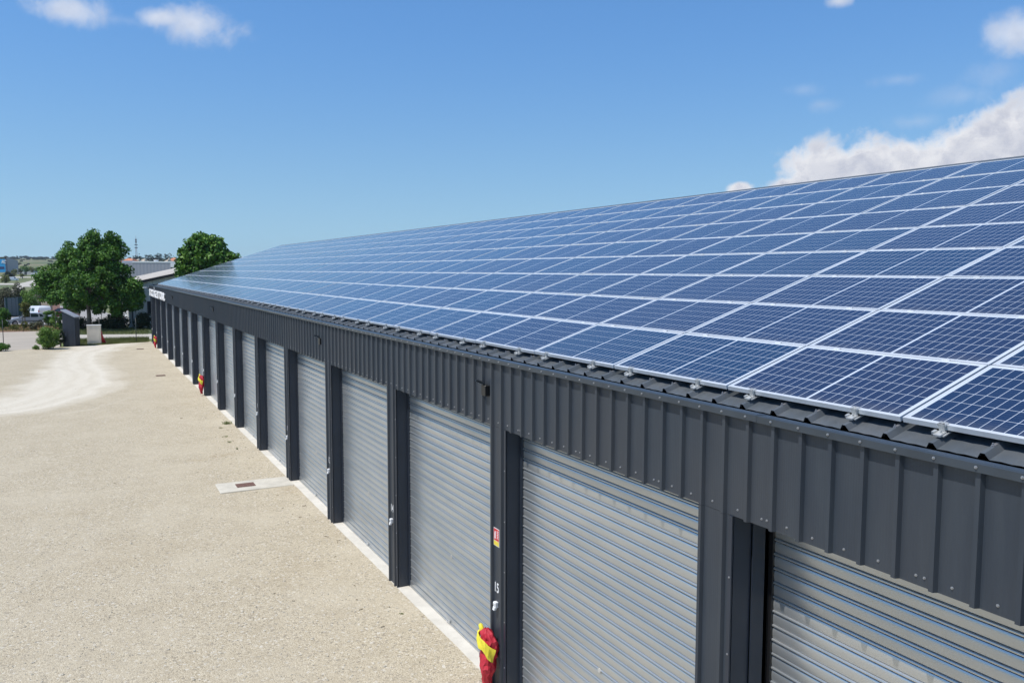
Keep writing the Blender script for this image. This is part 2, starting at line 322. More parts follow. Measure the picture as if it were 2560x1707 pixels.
# roller shutters
def shutter(k):          # bay between pillar k and pillar k+1
    y0,y1=YL(k+1)+.002,YL(k)-PW-.002
    deep=.185 if k>=16 else 0.0; X=.232+deep; P=.1135
    m=MB(); z=.13; ya,yb=y0+.02,y1-.02
    while z<ZF+.1:
        j=random.gauss(0,.0007)
        m.strip([(X+j+dx,z+dz) for dx,dz in ((.0028,0),(.0008,.012),(-.0004,.026),(-.0009,.040),(-.0007,.052),(.0002,.062),(.0022,.071),(.0062,.0785))],ya,yb,'y',sm=True)
        m.strip([(X+.0062,z+.0785),(X+.024,z+.0795),(X+.024,z+.0875)],ya,yb,'y')
        m.strip([(X+j+.006-.0145*math.cos(math.radians(t)),z+.098+.0125*math.sin(math.radians(t))) for t in range(-80,121,20)],ya,yb,'y',sm=True)
        m.strip([(X+.013,z+.109),(X+.014,z+.1128),(X+.0035,z+P)],ya,yb,'y'); z+=P
    # slats sag a little from straight
    cu=m.build('roller_shutter',GALV,B)
    cu['label']='galvanised roller shutter between pillars %d and %d'%(k,k+1)
    m=MB(); m.box(X-.012,X+.02,y0+.03,y1-.03,.028,.128); m.box(X-.022,X-.012,y0+.03,y1-.03,.030,.050); m.box(X-.0145,X-.0125,y0+.03,y1-.03,.100,.112); m.build('bottom_bar',GALV,cu)
    m=MB()
    for y,s in ((y0,1),(y1,-1)):
        m=MB(); m.box(X-.022,X+.04,min(y,y+s*.045),max(y,y+s*.045),-.02,ZF+.05); m.build('guide_rail',BLACK if k>=16 else REVEAL,cu)
    m=MB(); cy=(y0+y1)/2
    m.tube([(X-.003,cy,1.02),(X-.012,cy,1.02)],.026,14); q=m.build('lock',ALUD,cu)
    m=MB(); ring=[(X-.03,cy+.1+.035*math.cos(a),.04+.02+.02*math.sin(a)) for a in np.linspace(0,2*math.pi,13)]; m.tube(ring,.004,5); m.box(X-.035,X-.02,cy+.02,cy+.05,.045,.085); m.build('pull_ring',ALUD,cu)
    m=MB(); m.box(X+.05,X+.08,y0,y1,-.05,ZF+.1); m.build('dark_interior',DARK,cu)
for k in range(1,18): shutter(k)
m=MB()
ys=np.arange(Y0,Y1,3.75)
m.box(.018,.30,Y0,Y1,-.1,.022)
m.build('concrete_threshold',CONC,B)
m=MB(); m.box(.045,.70,Y0,Y1,3.30,3.78); m.build('lintel',DARK,B)
# ---------------------------------------------------------------- solar panels
PX,PZ,PY0=.4962,4.0485,3.6327; RP=.9603; PP=5/3
L_,H_=1.647,.945; FR=.0125
Rm=Matrix(((0,cT,-sT),(1,0,0),(0,sT,cT))).to_4x4()      # local x -> along eave, y -> up slope, z -> normal (det -1 fixed below)
Rm=Matrix(((0,cT,-sT),(-1,0,0),(0,sT,cT))).to_4x4()
m=MB()
for a in ((-L_/2,L_/2,-H_/2,-H_/2+FR),(-L_/2,L_/2,H_/2-FR,H_/2),(-L_/2,-L_/2+FR,-H_/2+FR,H_/2-FR),(L_/2-FR,L_/2,-H_/2+FR,H_/2-FR)): m.box(*a,-.035,0)
m.box(-L_/2+.002,L_/2-.002,-H_/2-.0,-H_/2+.001,-.0352,-.034)
FRM=m.mesh('frame',ALU)
m=MB(); m.quad([(-L_/2+FR,-H_/2+FR,-.0025),(L_/2-FR,-H_/2+FR,-.0025),(L_/2-FR,H_/2-FR,-.0025),(-L_/2+FR,H_/2-FR,-.0025)])
GL=m.mesh('glass',CELL); uvl=GL.uv_layers.new(name='UVMap')
for i,(a,b) in enumerate(((0,0),(1.622,0),(1.622,.920),(0,.920))): uvl.data[i].uv=(a,b)
m=MB(); m.box(-.028,.028,-.015,.020,-.006,.009); m.box(-.026,.026,-.075,-.012,-.052,-.040); m.box(-.020,.020,-.020,-.004,-.045,.009); m.box(-.034,.034,-.055,.10,-.060,-.052)
m.box(-.042,-.024,-.065,-.03,-.048,-.028); hexa(m,0,.0,.009,.007,.008,(0,0,1)); hexa(m,.012,-.045,-.04,.006,.018,(0,0,1))
CLP=m.mesh('clamp',ALUD)
m=MB(); m.box(-.03,.03,-.012,.012,0,.006); hexa(m,0,0,.006,.006,.006,(0,0,1)); MCL=m.mesh('mid_clamp',ALU)
ORD=['bottom row','second row from the eave','third row from the eave','fourth row from the eave','fifth row from the eave','fourth row below the ridge','third row below the ridge','second row below the ridge','top row under the ridge']
NUM='first second third fourth fifth sixth seventh eighth ninth tenth eleventh twelfth thirteenth fourteenth fifteenth sixteenth seventeenth eighteenth nineteenth twentieth'.split()
TENS={20:'twenty',30:'thirty'}
def ordn(i):
    if i<=20: return NUM[i-1]
    t=i//10*10
    return {20:'twentieth',30:'thirtieth'}[t] if i==t else TENS[t]+'-'+NUM[i-t-1]
def pix(p):
    d=Vector(p)-CAM; z=d.dot(fw); return (1280+F*d.dot(rt)/z,853.5-F*d.dot(up)/z,z)
cand=[]; far=[]; off=[]
for j in range(9):
    first=None
    for i in range(-4,35):
        s=(j+.5)*RP; cy=PY0+(i+.5)*PP
        c=Vector((PX+s*cT,cy,PZ+s*sT))
        u,v,z=pix((PX+j*RP*cT,cy+PP/2,PZ+j*RP*sT))
        if z<=0.3 or u>2560:
            if i>=-3: off.append((i,j,c))
            continue
        if first is None: first=i
        cand.append((z,i,j,c,i-first+1))
cand.sort(key=lambda a:a[0]); ind=cand[:300]; far=cand[300:]
for z,i,j,c,o in ind:
    r=empty('solar_panel'); jx,jy=random.gauss(0,.0028),random.gauss(0,.0022)
    MM=Rm@Matrix.Rotation(jx,4,'X')@Matrix.Rotation(jy,4,'Y'); MM.translation=c; r.matrix_world=MM
    tag(r,'blue solar panel, %s, %s from the right edge of the photo'%(ORD[j],ordn(o)),'solar panel','solar panels covering the garage roof')
    link('frame',FRM,r); link('glass',GL,r)
    if j==0:
        for k in (1,4):
            yy=(RIB0+ (5*i+k)/3)-(PY0+(i+.5)*PP)
            link('clamp',CLP,r,(-yy,-H_/2,0))
    elif z<26:
        for yy in (-.5,.5): link('mid_clamp',MCL,r,(-yy,-H_/2-.0075,0))
def stuff_panels(lst,name,label):
    m=MB(); g=MB()
    me=bpy.data.meshes.new(name); V=[];Fc=[];MI=[];UV=[]
    for e in lst:
        c=e[-1] if len(e)==3 else e[3]
        T=Rm.copy(); T.translation=c
        for src,mi in ((FRM,0),(GL,1)):
            n=len(V); V+=[tuple(T@v.co) for v in src.vertices]
            for p in src.polygons:
                Fc.append(tuple(n+q for q in p.vertices)); MI.append(mi)
                UV+=([(0,0),(1.622,0),(1.622,.920),(0,.920)] if mi else [(0,0)]*len(p.vertices))
    me.from_pydata(V,[],Fc); me.materials.append(ALU); me.materials.append(CELL); me.polygons.foreach_set('material_index',MI)
    ul=me.uv_layers.new(name='UVMap'); ul.data.foreach_set('uv',[x for p in UV for x in p]); me.update()
    o=link(name,me); tag(o,label,'solar panels','solar panels covering the garage roof','stuff'); return o
if far: stuff_panels(far,'solar_panels','pale blue solar panels at the far end of the garage roof')
if off: stuff_panels(off,'solar_panels','blue solar panels beyond the right edge of the photo')
# ---------------------------------------------------------------- terrain
TR=[0,170,250,350,450,600,900,1500,2400,9000]; TH_=[0,0,.25,1.15,4.1,6.5,12.5,26,33,33]
def hgt(x,y):
    r=(Vector((x,y,0))-Vector((CAM.x,CAM.y,0))).dot(Vector((fw.x,fw.y,0)).normalized()); r=max(0,r)
    return float(np.interp(r,TR,TH_))
def G(u,v,extra=0):
    d=ray(u,v); t=1.0
    if d.z<-1e-4:
        t0=-CAM.z/d.z
        p=CAM+d*t0
        if t0*d.dot(fw)<170: return Vector((p.x,p.y,0))
    prev=0
    for t in np.geomspace(60,6000,900):
        p=CAM+d*float(t)
        if p.z<hgt(p.x,p.y): return Vector((p.x,p.y,hgt(p.x,p.y)))
    return p
def P(u,v,r):            # point at forward distance r
    d=ray(u,v); return CAM+d*(r/d.dot(fw))
def b_field(m,t,b,tcx):
    o=tcx.outputs['Object']; n=noise(t,mscale(t,o,(1,.45,1)),.018,5,.6); n2=noise(t,o,.35,5,.6); n3=noise(t,o,6,4,.7)
    c=mixc(t,smooth(t,n,.38,.5),(.085,.12,.035),(.15,.165,.06)); c=mixc(t,smooth(t,n,.55,.62),c,(.27,.22,.14))
    c=mixc(t,mth(t,'MULTIPLY',smooth(t,n2,.35,.75),.5),c,(.07,.10,.03)); c=mixc(t,mth(t,'MULTIPLY',n3,.4),c,(.20,.19,.09)); t.links.new(c,b.inputs['Base Color'])
FIELD=mat('grass_field',(.1,.14,.05),.95,build=b_field)
ths=np.radians(np.concatenate([np.linspace(-75,-12,22),np.linspace(-10,60,36),np.linspace(64,110,14)])); rs=np.array([-30,2,20,40,60,80,100,125,150,170,190,210,230,250,275,300,325,350,375,400,425,450,500,550,600,700,800,900,1100,1300,1500,1900,2400,2900],float)
m=MB(); base=math.atan2(fw.x,fw.y)
for r in rs:
    for a in ths:
        k=r/max(.25,math.cos(a-0) if False else 1); x=CAM.x+k*math.sin(a); y=CAM.y+k*math.cos(a)
        if r<0: x=CAM.x-120+240*(a+1.3)/3.2; y=-120
        m.v.append((x,y,hgt(x,y)-.03))
nA=len(ths)
for i in range(len(rs)-1):
    for k in range(nA-1): m.f.append((i*nA+k,i*nA+k+1,(i+1)*nA+k+1,(i+1)*nA+k)); m.sm.append(True)
tag(m.build('ground',FIELD),kind='structure')
# gravel yard with the pale dusty turning track
TRK=[(-7.6,32.6),(-6.8,32.6),(-5.6,33),(-4.4,34.6),(-3.3,37),(-2.55,40),(-2.4,44.9),(-2.9,50.3),(-2.6,56),(-.9,61),(-.4,63.5),(-5,63.5),(-5.3,60.4),(-6.0,55.3),(-6.3,48.6),(-6.9,43.6),(-7.6,37.6),(-16,34),(-24,32),(-24,27.5),(-12,30.6)]
def pip(x,y,poly):
    ins=np.zeros(x.shape,bool); n=len(poly)
    for i in range(n):
        x1,y1=poly[i]; x2,y2=poly[(i+1)%n]
        c=((y1>y)!=(y2>y))&(x<(x2-x1)*(y-y1)/((y2-y1) or 1e-9)+x1); ins^=c
    return ins
def pdist(x,y,poly,closed=True):
    d=np.full(x.shape,1e9); n=len(poly)
    for i in range(n if closed else n-1):
        x1,y1=poly[i]; x2,y2=poly[(i+1)%n]; dx,dy=x2-x1,y2-y1
        t=np.clip(((x-x1)*dx+(y-y1)*dy)/(dx*dx+dy*dy),0,1); d=np.minimum(d,np.hypot(x-x1-t*dx,y-y1-t*dy))
    return d
gx=np.concatenate([np.arange(-26,-10,.5),np.arange(-10,.021,.125)]); gx[-1]=.02
gy=np.concatenate([np.arange(-10,2,.5),np.arange(2,64.6,.16)])
XX,YY=np.meshgrid(gx,gy); d=pdist(XX,YY,TRK)*np.where(pip(XX,YY,TRK),1,-1)
edge=63.3+np.minimum(XX,0)*.42
def vn(x,y,s,seed=0): return mn.noise(Vector((x*s+seed,y*s,seed*.37)))
nz=np.array([[vn(a,b,.55)*.5+vn(a,b,1.9,3)*.3 for a in gx] for b in gy])
dl=pdist(XX,YY,[(-24,27.5),(-12,30.6)]+TRK[1:11],False)
tm=np.clip((d+nz*.9+.25)/1.3,0,1); tm=tm*tm*(3-2*tm)
str_=.5+.5*(.8*np.sin(dl*7.5+nz*4.5)+.2*np.sin(dl*19+nz*3+1))*np.exp(-dl*.16)
tm=tm*(.58+.42*str_)
# faint older wheel marks
for q in ([(-9,9.5),(-6.5,12.5),(-4.2,17),(-3.2,22),(-3.0,27)],[(-9,11.2),(-6.9,14.2),(-5.3,18),(-4.6,23)],[(-7,31.6),(-4,33.2),(-2.2,36.5),(-1.4,41)]):
    dd=pdist(XX,YY,q,False); tm=np.maximum(tm,(.22 if q[0][1]>30 else .10)*np.exp(-(dd/.14)**2)*np.clip(.3+nz*2.2,0,1)); 
stain=np.zeros(XX.shape)
for (u_,v_,rx_,ry_,k_) in ((545,1140,.55,.32,.9),(505,1150,.4,.3,.5),(1010,1500,.35,.5,.5),(845,1330,.3,.5,.6),(735,1225,.3,.5,.5),(330,1380,1.2,.8,.25),(120,1290,2.0,.35,.3),(650,1150,.5,.4,.3),(470,1010,1.4,1.0,.25),(700,1450,.9,.7,.25)):
    g_=G(u_,v_); stain=np.maximum(stain,k_*np.clip(1.15-np.hypot((XX-g_.x)/rx_,(YY-g_.y)/ry_)+nz*2.2,0,1))
zz=.012+nz*.018-.012*np.clip(tm,0,1)+np.where(XX>-.35,.010*(1-np.abs(XX)/.35),0)
m=MB(); m.v=[(float(a),float(min(b,e)),float(z)) for a,b,e,z in zip(XX.ravel(),YY.ravel(),edge.ravel(),zz.ravel())]
nx=len(gx)
for i in range(len(gy)-1):
    for k in range(nx-1):
        if gy[i]<edge[i,k]: m.f.append((i*nx+k,i*nx+k+1,(i+1)*nx+k+1,(i+1)*nx+k)); m.sm.append(True)
def b_gravel(m,t,b,tcx):
    o=tcx.outputs['Object']; at=N(t,'ShaderNodeAttribute',attribute_name='dust').outputs['Fac']
    n0=noise(t,o,.55,4,.6); n1=noise(t,o,7,5,.7); n3=noise(t,o,2.1,5,.65)
    v=N(t,'ShaderNodeTexVoronoi'); t.links.new(o,v.inputs['Vector']); v.inputs['Scale'].default_value=76; v.inputs['Randomness'].default_value=1
    v2=N(t,'ShaderNodeTexVoronoi'); t.links.new(o,v2.inputs['Vector']); v2.inputs['Scale'].default_value=33
    sv=sepxyz(t,v.outputs['Color']); sv2=sepxyz(t,v2.outputs['Color'])
    r=N(t,'ShaderNodeValToRGB'); t.links.new(sv[0],r.inputs[0]); cr=r.color_ramp
    cr.elements[0].position=0; cr.elements[0].color=(.29,.240,.170,1); cr.elements[1].position=1; cr.elements[1].color=(.68,.605,.47,1)
    for p,c in ((.12,(.41,.343,.240,1)),(.45,(.495,.424,.305,1)),(.8,(.56,.487,.357,1))): cr.elements.new(p).color=c
    c=mixc(t,mth(t,'MULTIPLY',mth(t,'GREATER_THAN',sv2[0],.92),.7),r.outputs[0],(.26,.225,.18))
    c=mixc(t,mth(t,'MULTIPLY',mth(t,'GREATER_THAN',sv2[1],.95),.6),c,(.72,.68,.6))
    c=mixc(t,mth(t,'MULTIPLY',smooth(t,n3,.42,.68),.38),c,(.43,.365,.26))
    c=mixc(t,mth(t,'MULTIPLY',smooth(t,n0,.40,.7),.45),c,(.575,.505,.38))
    c=mixc(t,mth(t,'MULTIPLY',smooth(t,n1,.5,.72),.45),c,(.42,.365,.28))
    st=N(t,'ShaderNodeAttribute',attribute_name='stain').outputs['Fac']; c=mixc(t,mth(t,'MULTIPLY',st,smooth(t,n1,.35,.65)),c,(.36,.275,.165))
    fine=mixc(t,smooth(t,n1,.3,.75),(.72,.665,.565),(.615,.56,.455))
    a=mth(t,'MULTIPLY',at,mth(t,'ADD',.8,mth(t,'MULTIPLY',n1,.3)),clamp=True)
    c=mixc(t,a,c,fine); t.links.new(c,b.inputs['Base Color'])
    h=mth(t,'ADD',mth(t,'MULTIPLY',v.outputs['Distance'],-1.0),mth(t,'MULTIPLY',v2.outputs['Distance'],-.7)); bumpn(t,b,mth(t,'MULTIPLY',h,mth(t,'SUBTRACT',1.05,a)),.6,.010)
GRAVEL=mat('crushed_limestone_gravel',(.45,.4,.33),.95,0,.2,build=b_gravel)
me=m.mesh('gravel_yard',GRAVEL); at=me.attributes.new('dust','FLOAT','POINT'); at.data.foreach_set('value',np.clip(tm,0,1).ravel().astype(np.float32))
at=me.attributes.new('stain','FLOAT','POINT'); at.data.foreach_set('value',np.clip(stain,0,1).ravel().astype(np.float32)); tag(link('gravel_yard',me),kind='structure')
# loose pebbles near the camera
m=MB()
for i in range(5200):
    y=6+30*random.random()**1.7; x=-random.random()*(4+y*.12); s=random.uniform(.006,.014)*(1 if random.random()<.93 else 1.7); z=.016+nz[np.searchsorted(gy,y)-1,min(nx-1,np.searchsorted(gx,x))]*.018
    n=len(m.v); a=random.random()*6.28; ex,ey,ez=s*random.uniform(.7,1.4),s,s*random.uniform(.45,.8)
    for dx,dy,dz in ((1,0,0),(0,1,0),(-1,0,0),(0,-1,0),(.2,.1,1)):
        m.v.append((x+ex*(dx*math.cos(a)-dy*math.sin(a)),y+ey*(dx*math.sin(a)+dy*math.cos(a)),z+ez*dz))
    for f in ((0,1,4),(1,2,4),(2,3,4),(3,0,4)): m.f.append(tuple(n+q for q in f)); m.sm.append(False)
PEB=mat('pebble_stone',(.46,.42,.34),.9,var=.3,vs=45)
tag(m.build('pebbles',PEB),'loose pale pebbles scattered over the gravel yard','pebbles',None,'stuff')
SLABM=mat('dusty_concrete',(.57,.53,.445),.95,var=.10,vs=3,bump=.3,bs=40)
# drain slabs with rusty covers
for y,lab,gr in ((19.7,'pale concrete drain slab with a rusty brown cover, nearest to the camera',1),(42.35,'pale concrete drain slab with a rusty cover, middle one of three',1),(57.25,'pale concrete drain slab with a thin rusty cover, farthest one',1)):
    e=empty('drain_slab',(0,y,0)); tag(e,lab,'drain slab','drain slabs beside the garage doors')
    m=MB(); m.box(-1.62,.015,-.44,.44,-.05,.036 if y<30 else .022); s=m.build('slab',SLABM if y<30 else GRAVEL,e); bv=s.modifiers.new('b','BEVEL'); bv.width=.012
    m=MB(); m.box(-1.215,-.80,-.16,.19,.03,.042)
    for k in range(7): m.box(-1.19+k*.055,-1.165+k*.055,-.14,.17,.042,.046)
    g=m.build('cover',RUST,e)
# ---------------------------------------------------------------- hard surfaces beyond the yard
def sheetpoly(name,pix_pts,mt,lift,world=None,kind='structure'):
    pts=world or [G(u,v) for u,v in pix_pts]
    # triangulate densely enough to follow the terrain
    import bmesh
    bm=bmesh.new(); vs=[bm.verts.new((p[0],p[1],0)) for p in pts]; bm.faces.new(vs); bmesh.ops.triangulate(bm,faces=bm.faces[:])
    far=max((Vector((p[0],p[1],0))-Vector((CAM.x,CAM.y,0))).length for p in pts)
    if far>170:
        for _ in range(4): bmesh.ops.subdivide_edges(bm,edges=[e for e in bm.edges if e.calc_length()>14],cuts=1); bmesh.ops.triangulate(bm,faces=bm.faces[:])
    for v in bm.verts: v.co.z=hgt(v.co.x,v.co.y)+lift
    bmesh.ops.recalc_face_normals(bm,faces=bm.faces[:])
    me=bpy.data.meshes.new(name); bm.to_mesh(me); bm.free()
    if me.polygons[0].normal.z<0: me.flip_normals()
    me.materials.append(mt); o=link(name,me); o['kind']=kind; return o
def b_asph(m,t,b,tcx):
    o=tcx.outputs['Object']; n=noise(t,mscale(t,o,(.3,1,1)),.8,5,.6); f=noise(t,o,30,4,.7)
    c=mixc(t,smooth(t,n,.3,.7),(.40,.345,.28),(.50,.435,.355)); t.links.new(mixc(t,mth(t,'MULTIPLY',f,.4),c,(.33,.30,.26)),b.inputs['Base Color']); bumpn(t,b,f,.3,.006)
ASPH=mat('worn_pale_asphalt',(.3,.28,.26),.92,build=b_asph)
GREYA=mat('grey_asphalt',(.33,.31,.295),.9,var=.12,vs=.6,bump=.2,bs=30)
MULCH=mat('reddish_bark_mulch',(.24,.125,.075),.95,var=.45,vs=5,bump=.5,bs=18)
ROADC=mat('pale_road_surface',(.50,.46,.40),.9,var=.08,vs=.2)
TURF=mat('short_turf',(.13,.155,.045),.95,var=.4,vs=1.2,bump=.4,bs=20)
DTURF=mat('shade_toned_turf',(.055,.075,.025),.95,var=.35,vs=2,bump=.4,bs=20)  # darker copy of the turf: shade under the hedges put into its colour
KERB=mat('kerb_stone',(.42,.41,.38),.9,var=.1)
sheetpoly('asphalt_lot',[(-300,905),(-300,826),(0,829),(60,828),(110,825),(150,826),(160,840),(220,842),(220,853),(150,868),(60,880),(0,884)],ASPH,-.014)
sheetpoly('path',[(150,842),(200,836.5),(378,834.5),(470,834),(470,846),(378,847),(290,848.5),(205,851),(150,856)],ROADC,-.006)
sheetpoly('planting_bed',[(-300,812),(0,813),(40,811),(75,810),(112,812),(150,818),(152,826),(110,825.5),(60,828.5),(0,829.5),(-300,830)],MULCH,-.008)
sheetpoly('parking_lot',[(-200,812),(0,812),(40,810.5),(75,809.5),(112,811.5),(150,817),(215,817),(318,812),(322,800),(300,788),(270,783),(250,770),(200,764),(135,764),(100,768),(80,780),(40,792),(-200,796)],GREYA,-.012)
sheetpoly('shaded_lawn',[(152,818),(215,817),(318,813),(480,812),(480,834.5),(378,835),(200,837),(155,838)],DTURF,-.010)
sheetpoly('verge_lawn',[(150,857),(205,851.5),(290,849),(378,847.5),(470,846),(470,852),(378,856),(300,859),(245,863),(200,868),(150,872)],TURF,-.004)
sheetpoly('road',[(-120,800),(-40,770),(15,735),(43,716),(44,712),(-300,714),(-300,708),(50,708.5),(62,706),(95,697.5),(98,695),(90,693.8),(72,695.5),(48,695),(-200,697),(-200,692),(60,692),(100,692.5),(140,700),(145,717),(115,717),(60,717.5),(50,725),(37,742),(25,775),(-20,800)],ROADC,.02)
# ---------------------------------------------------------------- vegetation
def b_leaf(c1,c2,c3,sc=1.6):
    def f(m,t,b,tcx):
        o=tcx.outputs['Object']; g=N(t,'ShaderNodeNewGeometry').outputs['Random Per Island']; n=noise(t,o,sc,3,.5)
        c=mixc(t,g,c1,c2); c=mixc(t,smooth(t,n,.45,.7),c,c3); t.links.new(c,b.inputs['Base Color'])
        tr=N(t,'ShaderNodeBsdfTranslucent'); t.links.new(c,tr.inputs[0]); mx=N(t,'ShaderNodeMixShader'); mx.inputs[0].default_value=.22
        out=[x for x in t.nodes if x.type=='OUTPUT_MATERIAL'][0]; t.links.new(b.outputs[0],mx.inputs[1]); t.links.new(tr.outputs[0],mx.inputs[2]); t.links.new(mx.outputs[0],out.inputs[0])
    return f
LEAF=mat('broad_green_leaves',(.05,.1,.02),.55,0,.35,build=b_leaf((.030,.095,.010),(.075,.19,.020),(.15,.30,.035)))
LEAF2=mat('bright_green_leaves',(.08,.15,.03),.55,0,.35,build=b_leaf((.09,.18,.025),(.14,.25,.04),(.20,.31,.06),3))
DLEAF=mat('dark_shrub_leaves',(.03,.05,.02),.6,0,.3,build=b_leaf((.020,.038,.014),(.035,.06,.02),(.05,.075,.03),3))
OLEAF=mat('olive_leaves',(.08,.09,.05),.7,0,.3,build=b_leaf((.075,.085,.045),(.12,.125,.07),(.17,.165,.11),2))
YLEAF=mat('yellow_green_leaves',(.14,.16,.03),.6,0,.3,build=b_leaf((.10,.125,.025),(.17,.19,.04),(.22,.23,.07),3))
DRY=mat('dry_grey_leaves',(.22,.20,.15),.8,0,.3,build=b_leaf((.17,.155,.12),(.26,.24,.19),(.30,.28,.23),3))
FLEAF=mat('far_tree_leaves',(.035,.055,.03),.8,0,.2,build=b_leaf((.026,.045,.026),(.042,.065,.034),(.06,.085,.045),.2))
BARK=mat('brown_bark',(.16,.13,.10),.9,var=.3,vs=5,bump=.6,bs=14)
def leaves(clumps,n,size,seed,flat=.35,shape=0,up_=.5):
    r=np.random.default_rng(seed); cl=np.array([(c[0],c[1],c[2]) for c in clumps]); cr=np.array([c[3] for c in clumps])
    w=cr**2; idx=r.choice(len(cl),n,p=w/w.sum())
    d=r.normal(size=(n,3)); d/=np.linalg.norm(d,axis=1)[:,None]; rad=r.random(n)**.35
    p=cl[idx]+d*(cr[idx]*rad)[:,None]*np.array([1,1,.8])
    nrm=d*.7+r.normal(size=(n,3))*.6+np.array([0,0,up_]); nrm/=np.linalg.norm(nrm,axis=1)[:,None]
    a=np.cross(nrm,r.normal(size=(n,3))); a/=np.linalg.norm(a,axis=1)[:,None]; b=np.cross(nrm,a)
    s=size*r.uniform(.6,1.35,n)
    k=6 if size>.08 and n<30000 else 4
    V=np.zeros((n,4,3)); 
    V[:,0]=p-a*s[:,None]*.5; V[:,1]=p+b*s[:,None]*.38+nrm*s[:,None]*.08; V[:,2]=p+a*s[:,None]*.55-nrm*s[:,None]*.12; V[:,3]=p-b*s[:,None]*.38+nrm*s[:,None]*.08
    return V.reshape(-1,3)
def leafmesh(name,V,mt):
    n=len(V)//4; me=bpy.data.meshes.new(name); me.vertices.add(n*4); me.vertices.foreach_set('co',V.astype(np.float32).ravel())
    me.loops.add(n*4); me.loops.foreach_set('vertex_index',np.arange(n*4,dtype=np.int32)); me.polygons.add(n)
    me.polygons.foreach_set('loop_start',np.arange(0,n*4,4,dtype=np.int32)); me.polygons.foreach_set('loop_total',np.full(n,4,dtype=np.int32)); me.update(calc_edges=True); me.validate(); me.materials.append(mt); return me
def crown_clumps(lobes,n,seed,rc):
    r=np.random.default_rng(seed); out=[]; w=np.array([abs(l[3]*l[4]*l[5]) for l in lobes])**.8; 
    for i in range(n):
        l=lobes[i%len(lobes)] if i<min(n*.4,len(lobes)*7) else lobes[r.choice(len(lobes),p=w/w.sum())]; d=r.normal(size=3); d/=np.linalg.norm(d); q=r.random()**.33*.93
        out.append((l[0]+d[0]*l[3]*q,l[1]+d[1]*l[4]*q,l[2]+d[2]*l[5]*q,rc*r.uniform(.6,1.25)))
    return out
def tree(name,base,lobes,nclump,rc,nleaf,size,tr,label,cat,seed,group=None,mt=None,kindtrunk=True,zf=None):
    e=empty(name,base); tag(e,label,cat,group); cl=crown_clumps(lobes,nclump,seed,rc)
    link('crown',leafmesh('crown',leaves(cl,nleaf,size,seed),mt or LEAF),e)
    zc=sum(l[2] for l in lobes)/len(lobes); zlow=min(l[2]-l[5] for l in lobes); m=MB(); r=random.Random(seed)
    fork=zlow+.35*(zc-zlow); m.tube([(0,0,-.1),(tr*.3,0,fork*.5),(0,tr*.3,fork),(0,0,zc)],[tr*1.25,tr,tr*.85,tr*.4],9)
    for l in r.sample(cl,min(16,len(cl))):
        a=Vector((0,0,fork*r.uniform(.85,1.15))); b=Vector(l[:3]); mid=a.lerp(b,.5)+Vector((0,0,-.12*(b-a).length*.5)); m.tube([a,mid,b],[tr*.5,tr*.28,tr*.08],6)
    m.build('trunk',BARK,e); return e
def shrub(name,base,rx,rz,n,size,mt,label,cat='shrub',seed=1,group=None,nc=26,ry=None,lift=.55):
    e=empty(name,base); tag(e,label,cat,group); ry=ry or rx
    cl=crown_clumps([(0,0,rz*lift,rx*.85,ry*.85,rz*.5)],nc,seed,rx*.34)
    link('foliage',leafmesh('foliage',leaves(cl,n,size,seed),mt),e)
    m=MB(); r=random.Random(seed)
    for k in range(5): m.tube([(0,0,-.05),(r.uniform(-.4,.4)*rx,r.uniform(-.4,.4)*ry,rz*.6)],[.03,.012],5)
    m.build('stem',BARK,e); return e
SC=lambda r: r/F                       # metres per survey pixel at distance r
# big leafy tree
b=P(222,815,70); b.z=0
def L(u,v,ru,rv,d=0,rd=None,r=70,b=b):
    p=P(u,v,r); q=p-b; sc=SC(r); q=q+Vector((fw.x,fw.y,0))*d; return (q.x,q.y,q.z,ru*sc,(rd or ru)*sc,rv*sc)
lob=[L(232,632,42,40),L(285,622,28,32),L(200,655,50,45,-.8),L(270,665,55,50),L(150,690,48,42,.5),L(125,705,34,34),L(235,700,70,55,-1.5),L(180,735,52,38),L(300,705,36,42),L(325,725,30,34),L(262,745,60,34),L(335,745,20,24),L(125,730,30,26),L(215,760,46,22,1),L(290,770,24,18),L(343,730,20,30),L(334,757,22,20),L(281,622,22,22),L(238,600,18,18),L(283,602,16,20),L(165,650,24,24)]
tree('broadleaf_tree',b,lob,330,.60,48000,.20,.17,'large leafy green tree behind the pale cabinet, standing left of the white metal hall','tree',11)
b2=P(512,815,72); b2.z=0
L2=lambda u,v,ru,rv,d=0: L(u,v,ru,rv,d,None,72,b2)
tree('broadleaf_tree',b2,[L2(512,640,48,40),L2(480,662,34,42),L2(550,650,34,30),L2(575,660,22,20),L2(500,610,26,22),L2(536,614,24,20),L2(468,640,18,18),L2(490,690,50,34),L2(540,690,50,34)],230,.62,15000,.30,.17,'round leafy green tree rising over the far end of the solar roof','tree',12)
b3=P(328,818,85); b3.z=0; L3=lambda u,v,ru,rv,d=0: L(u,v,ru,rv,d,None,85,b3)
tree('young_tree',b3,[L3(322,738,26,30),L3(340,752,16,22)],50,.45,3200,.28,.10,'young tree with a thin dark trunk against the white metal hall','tree',13)
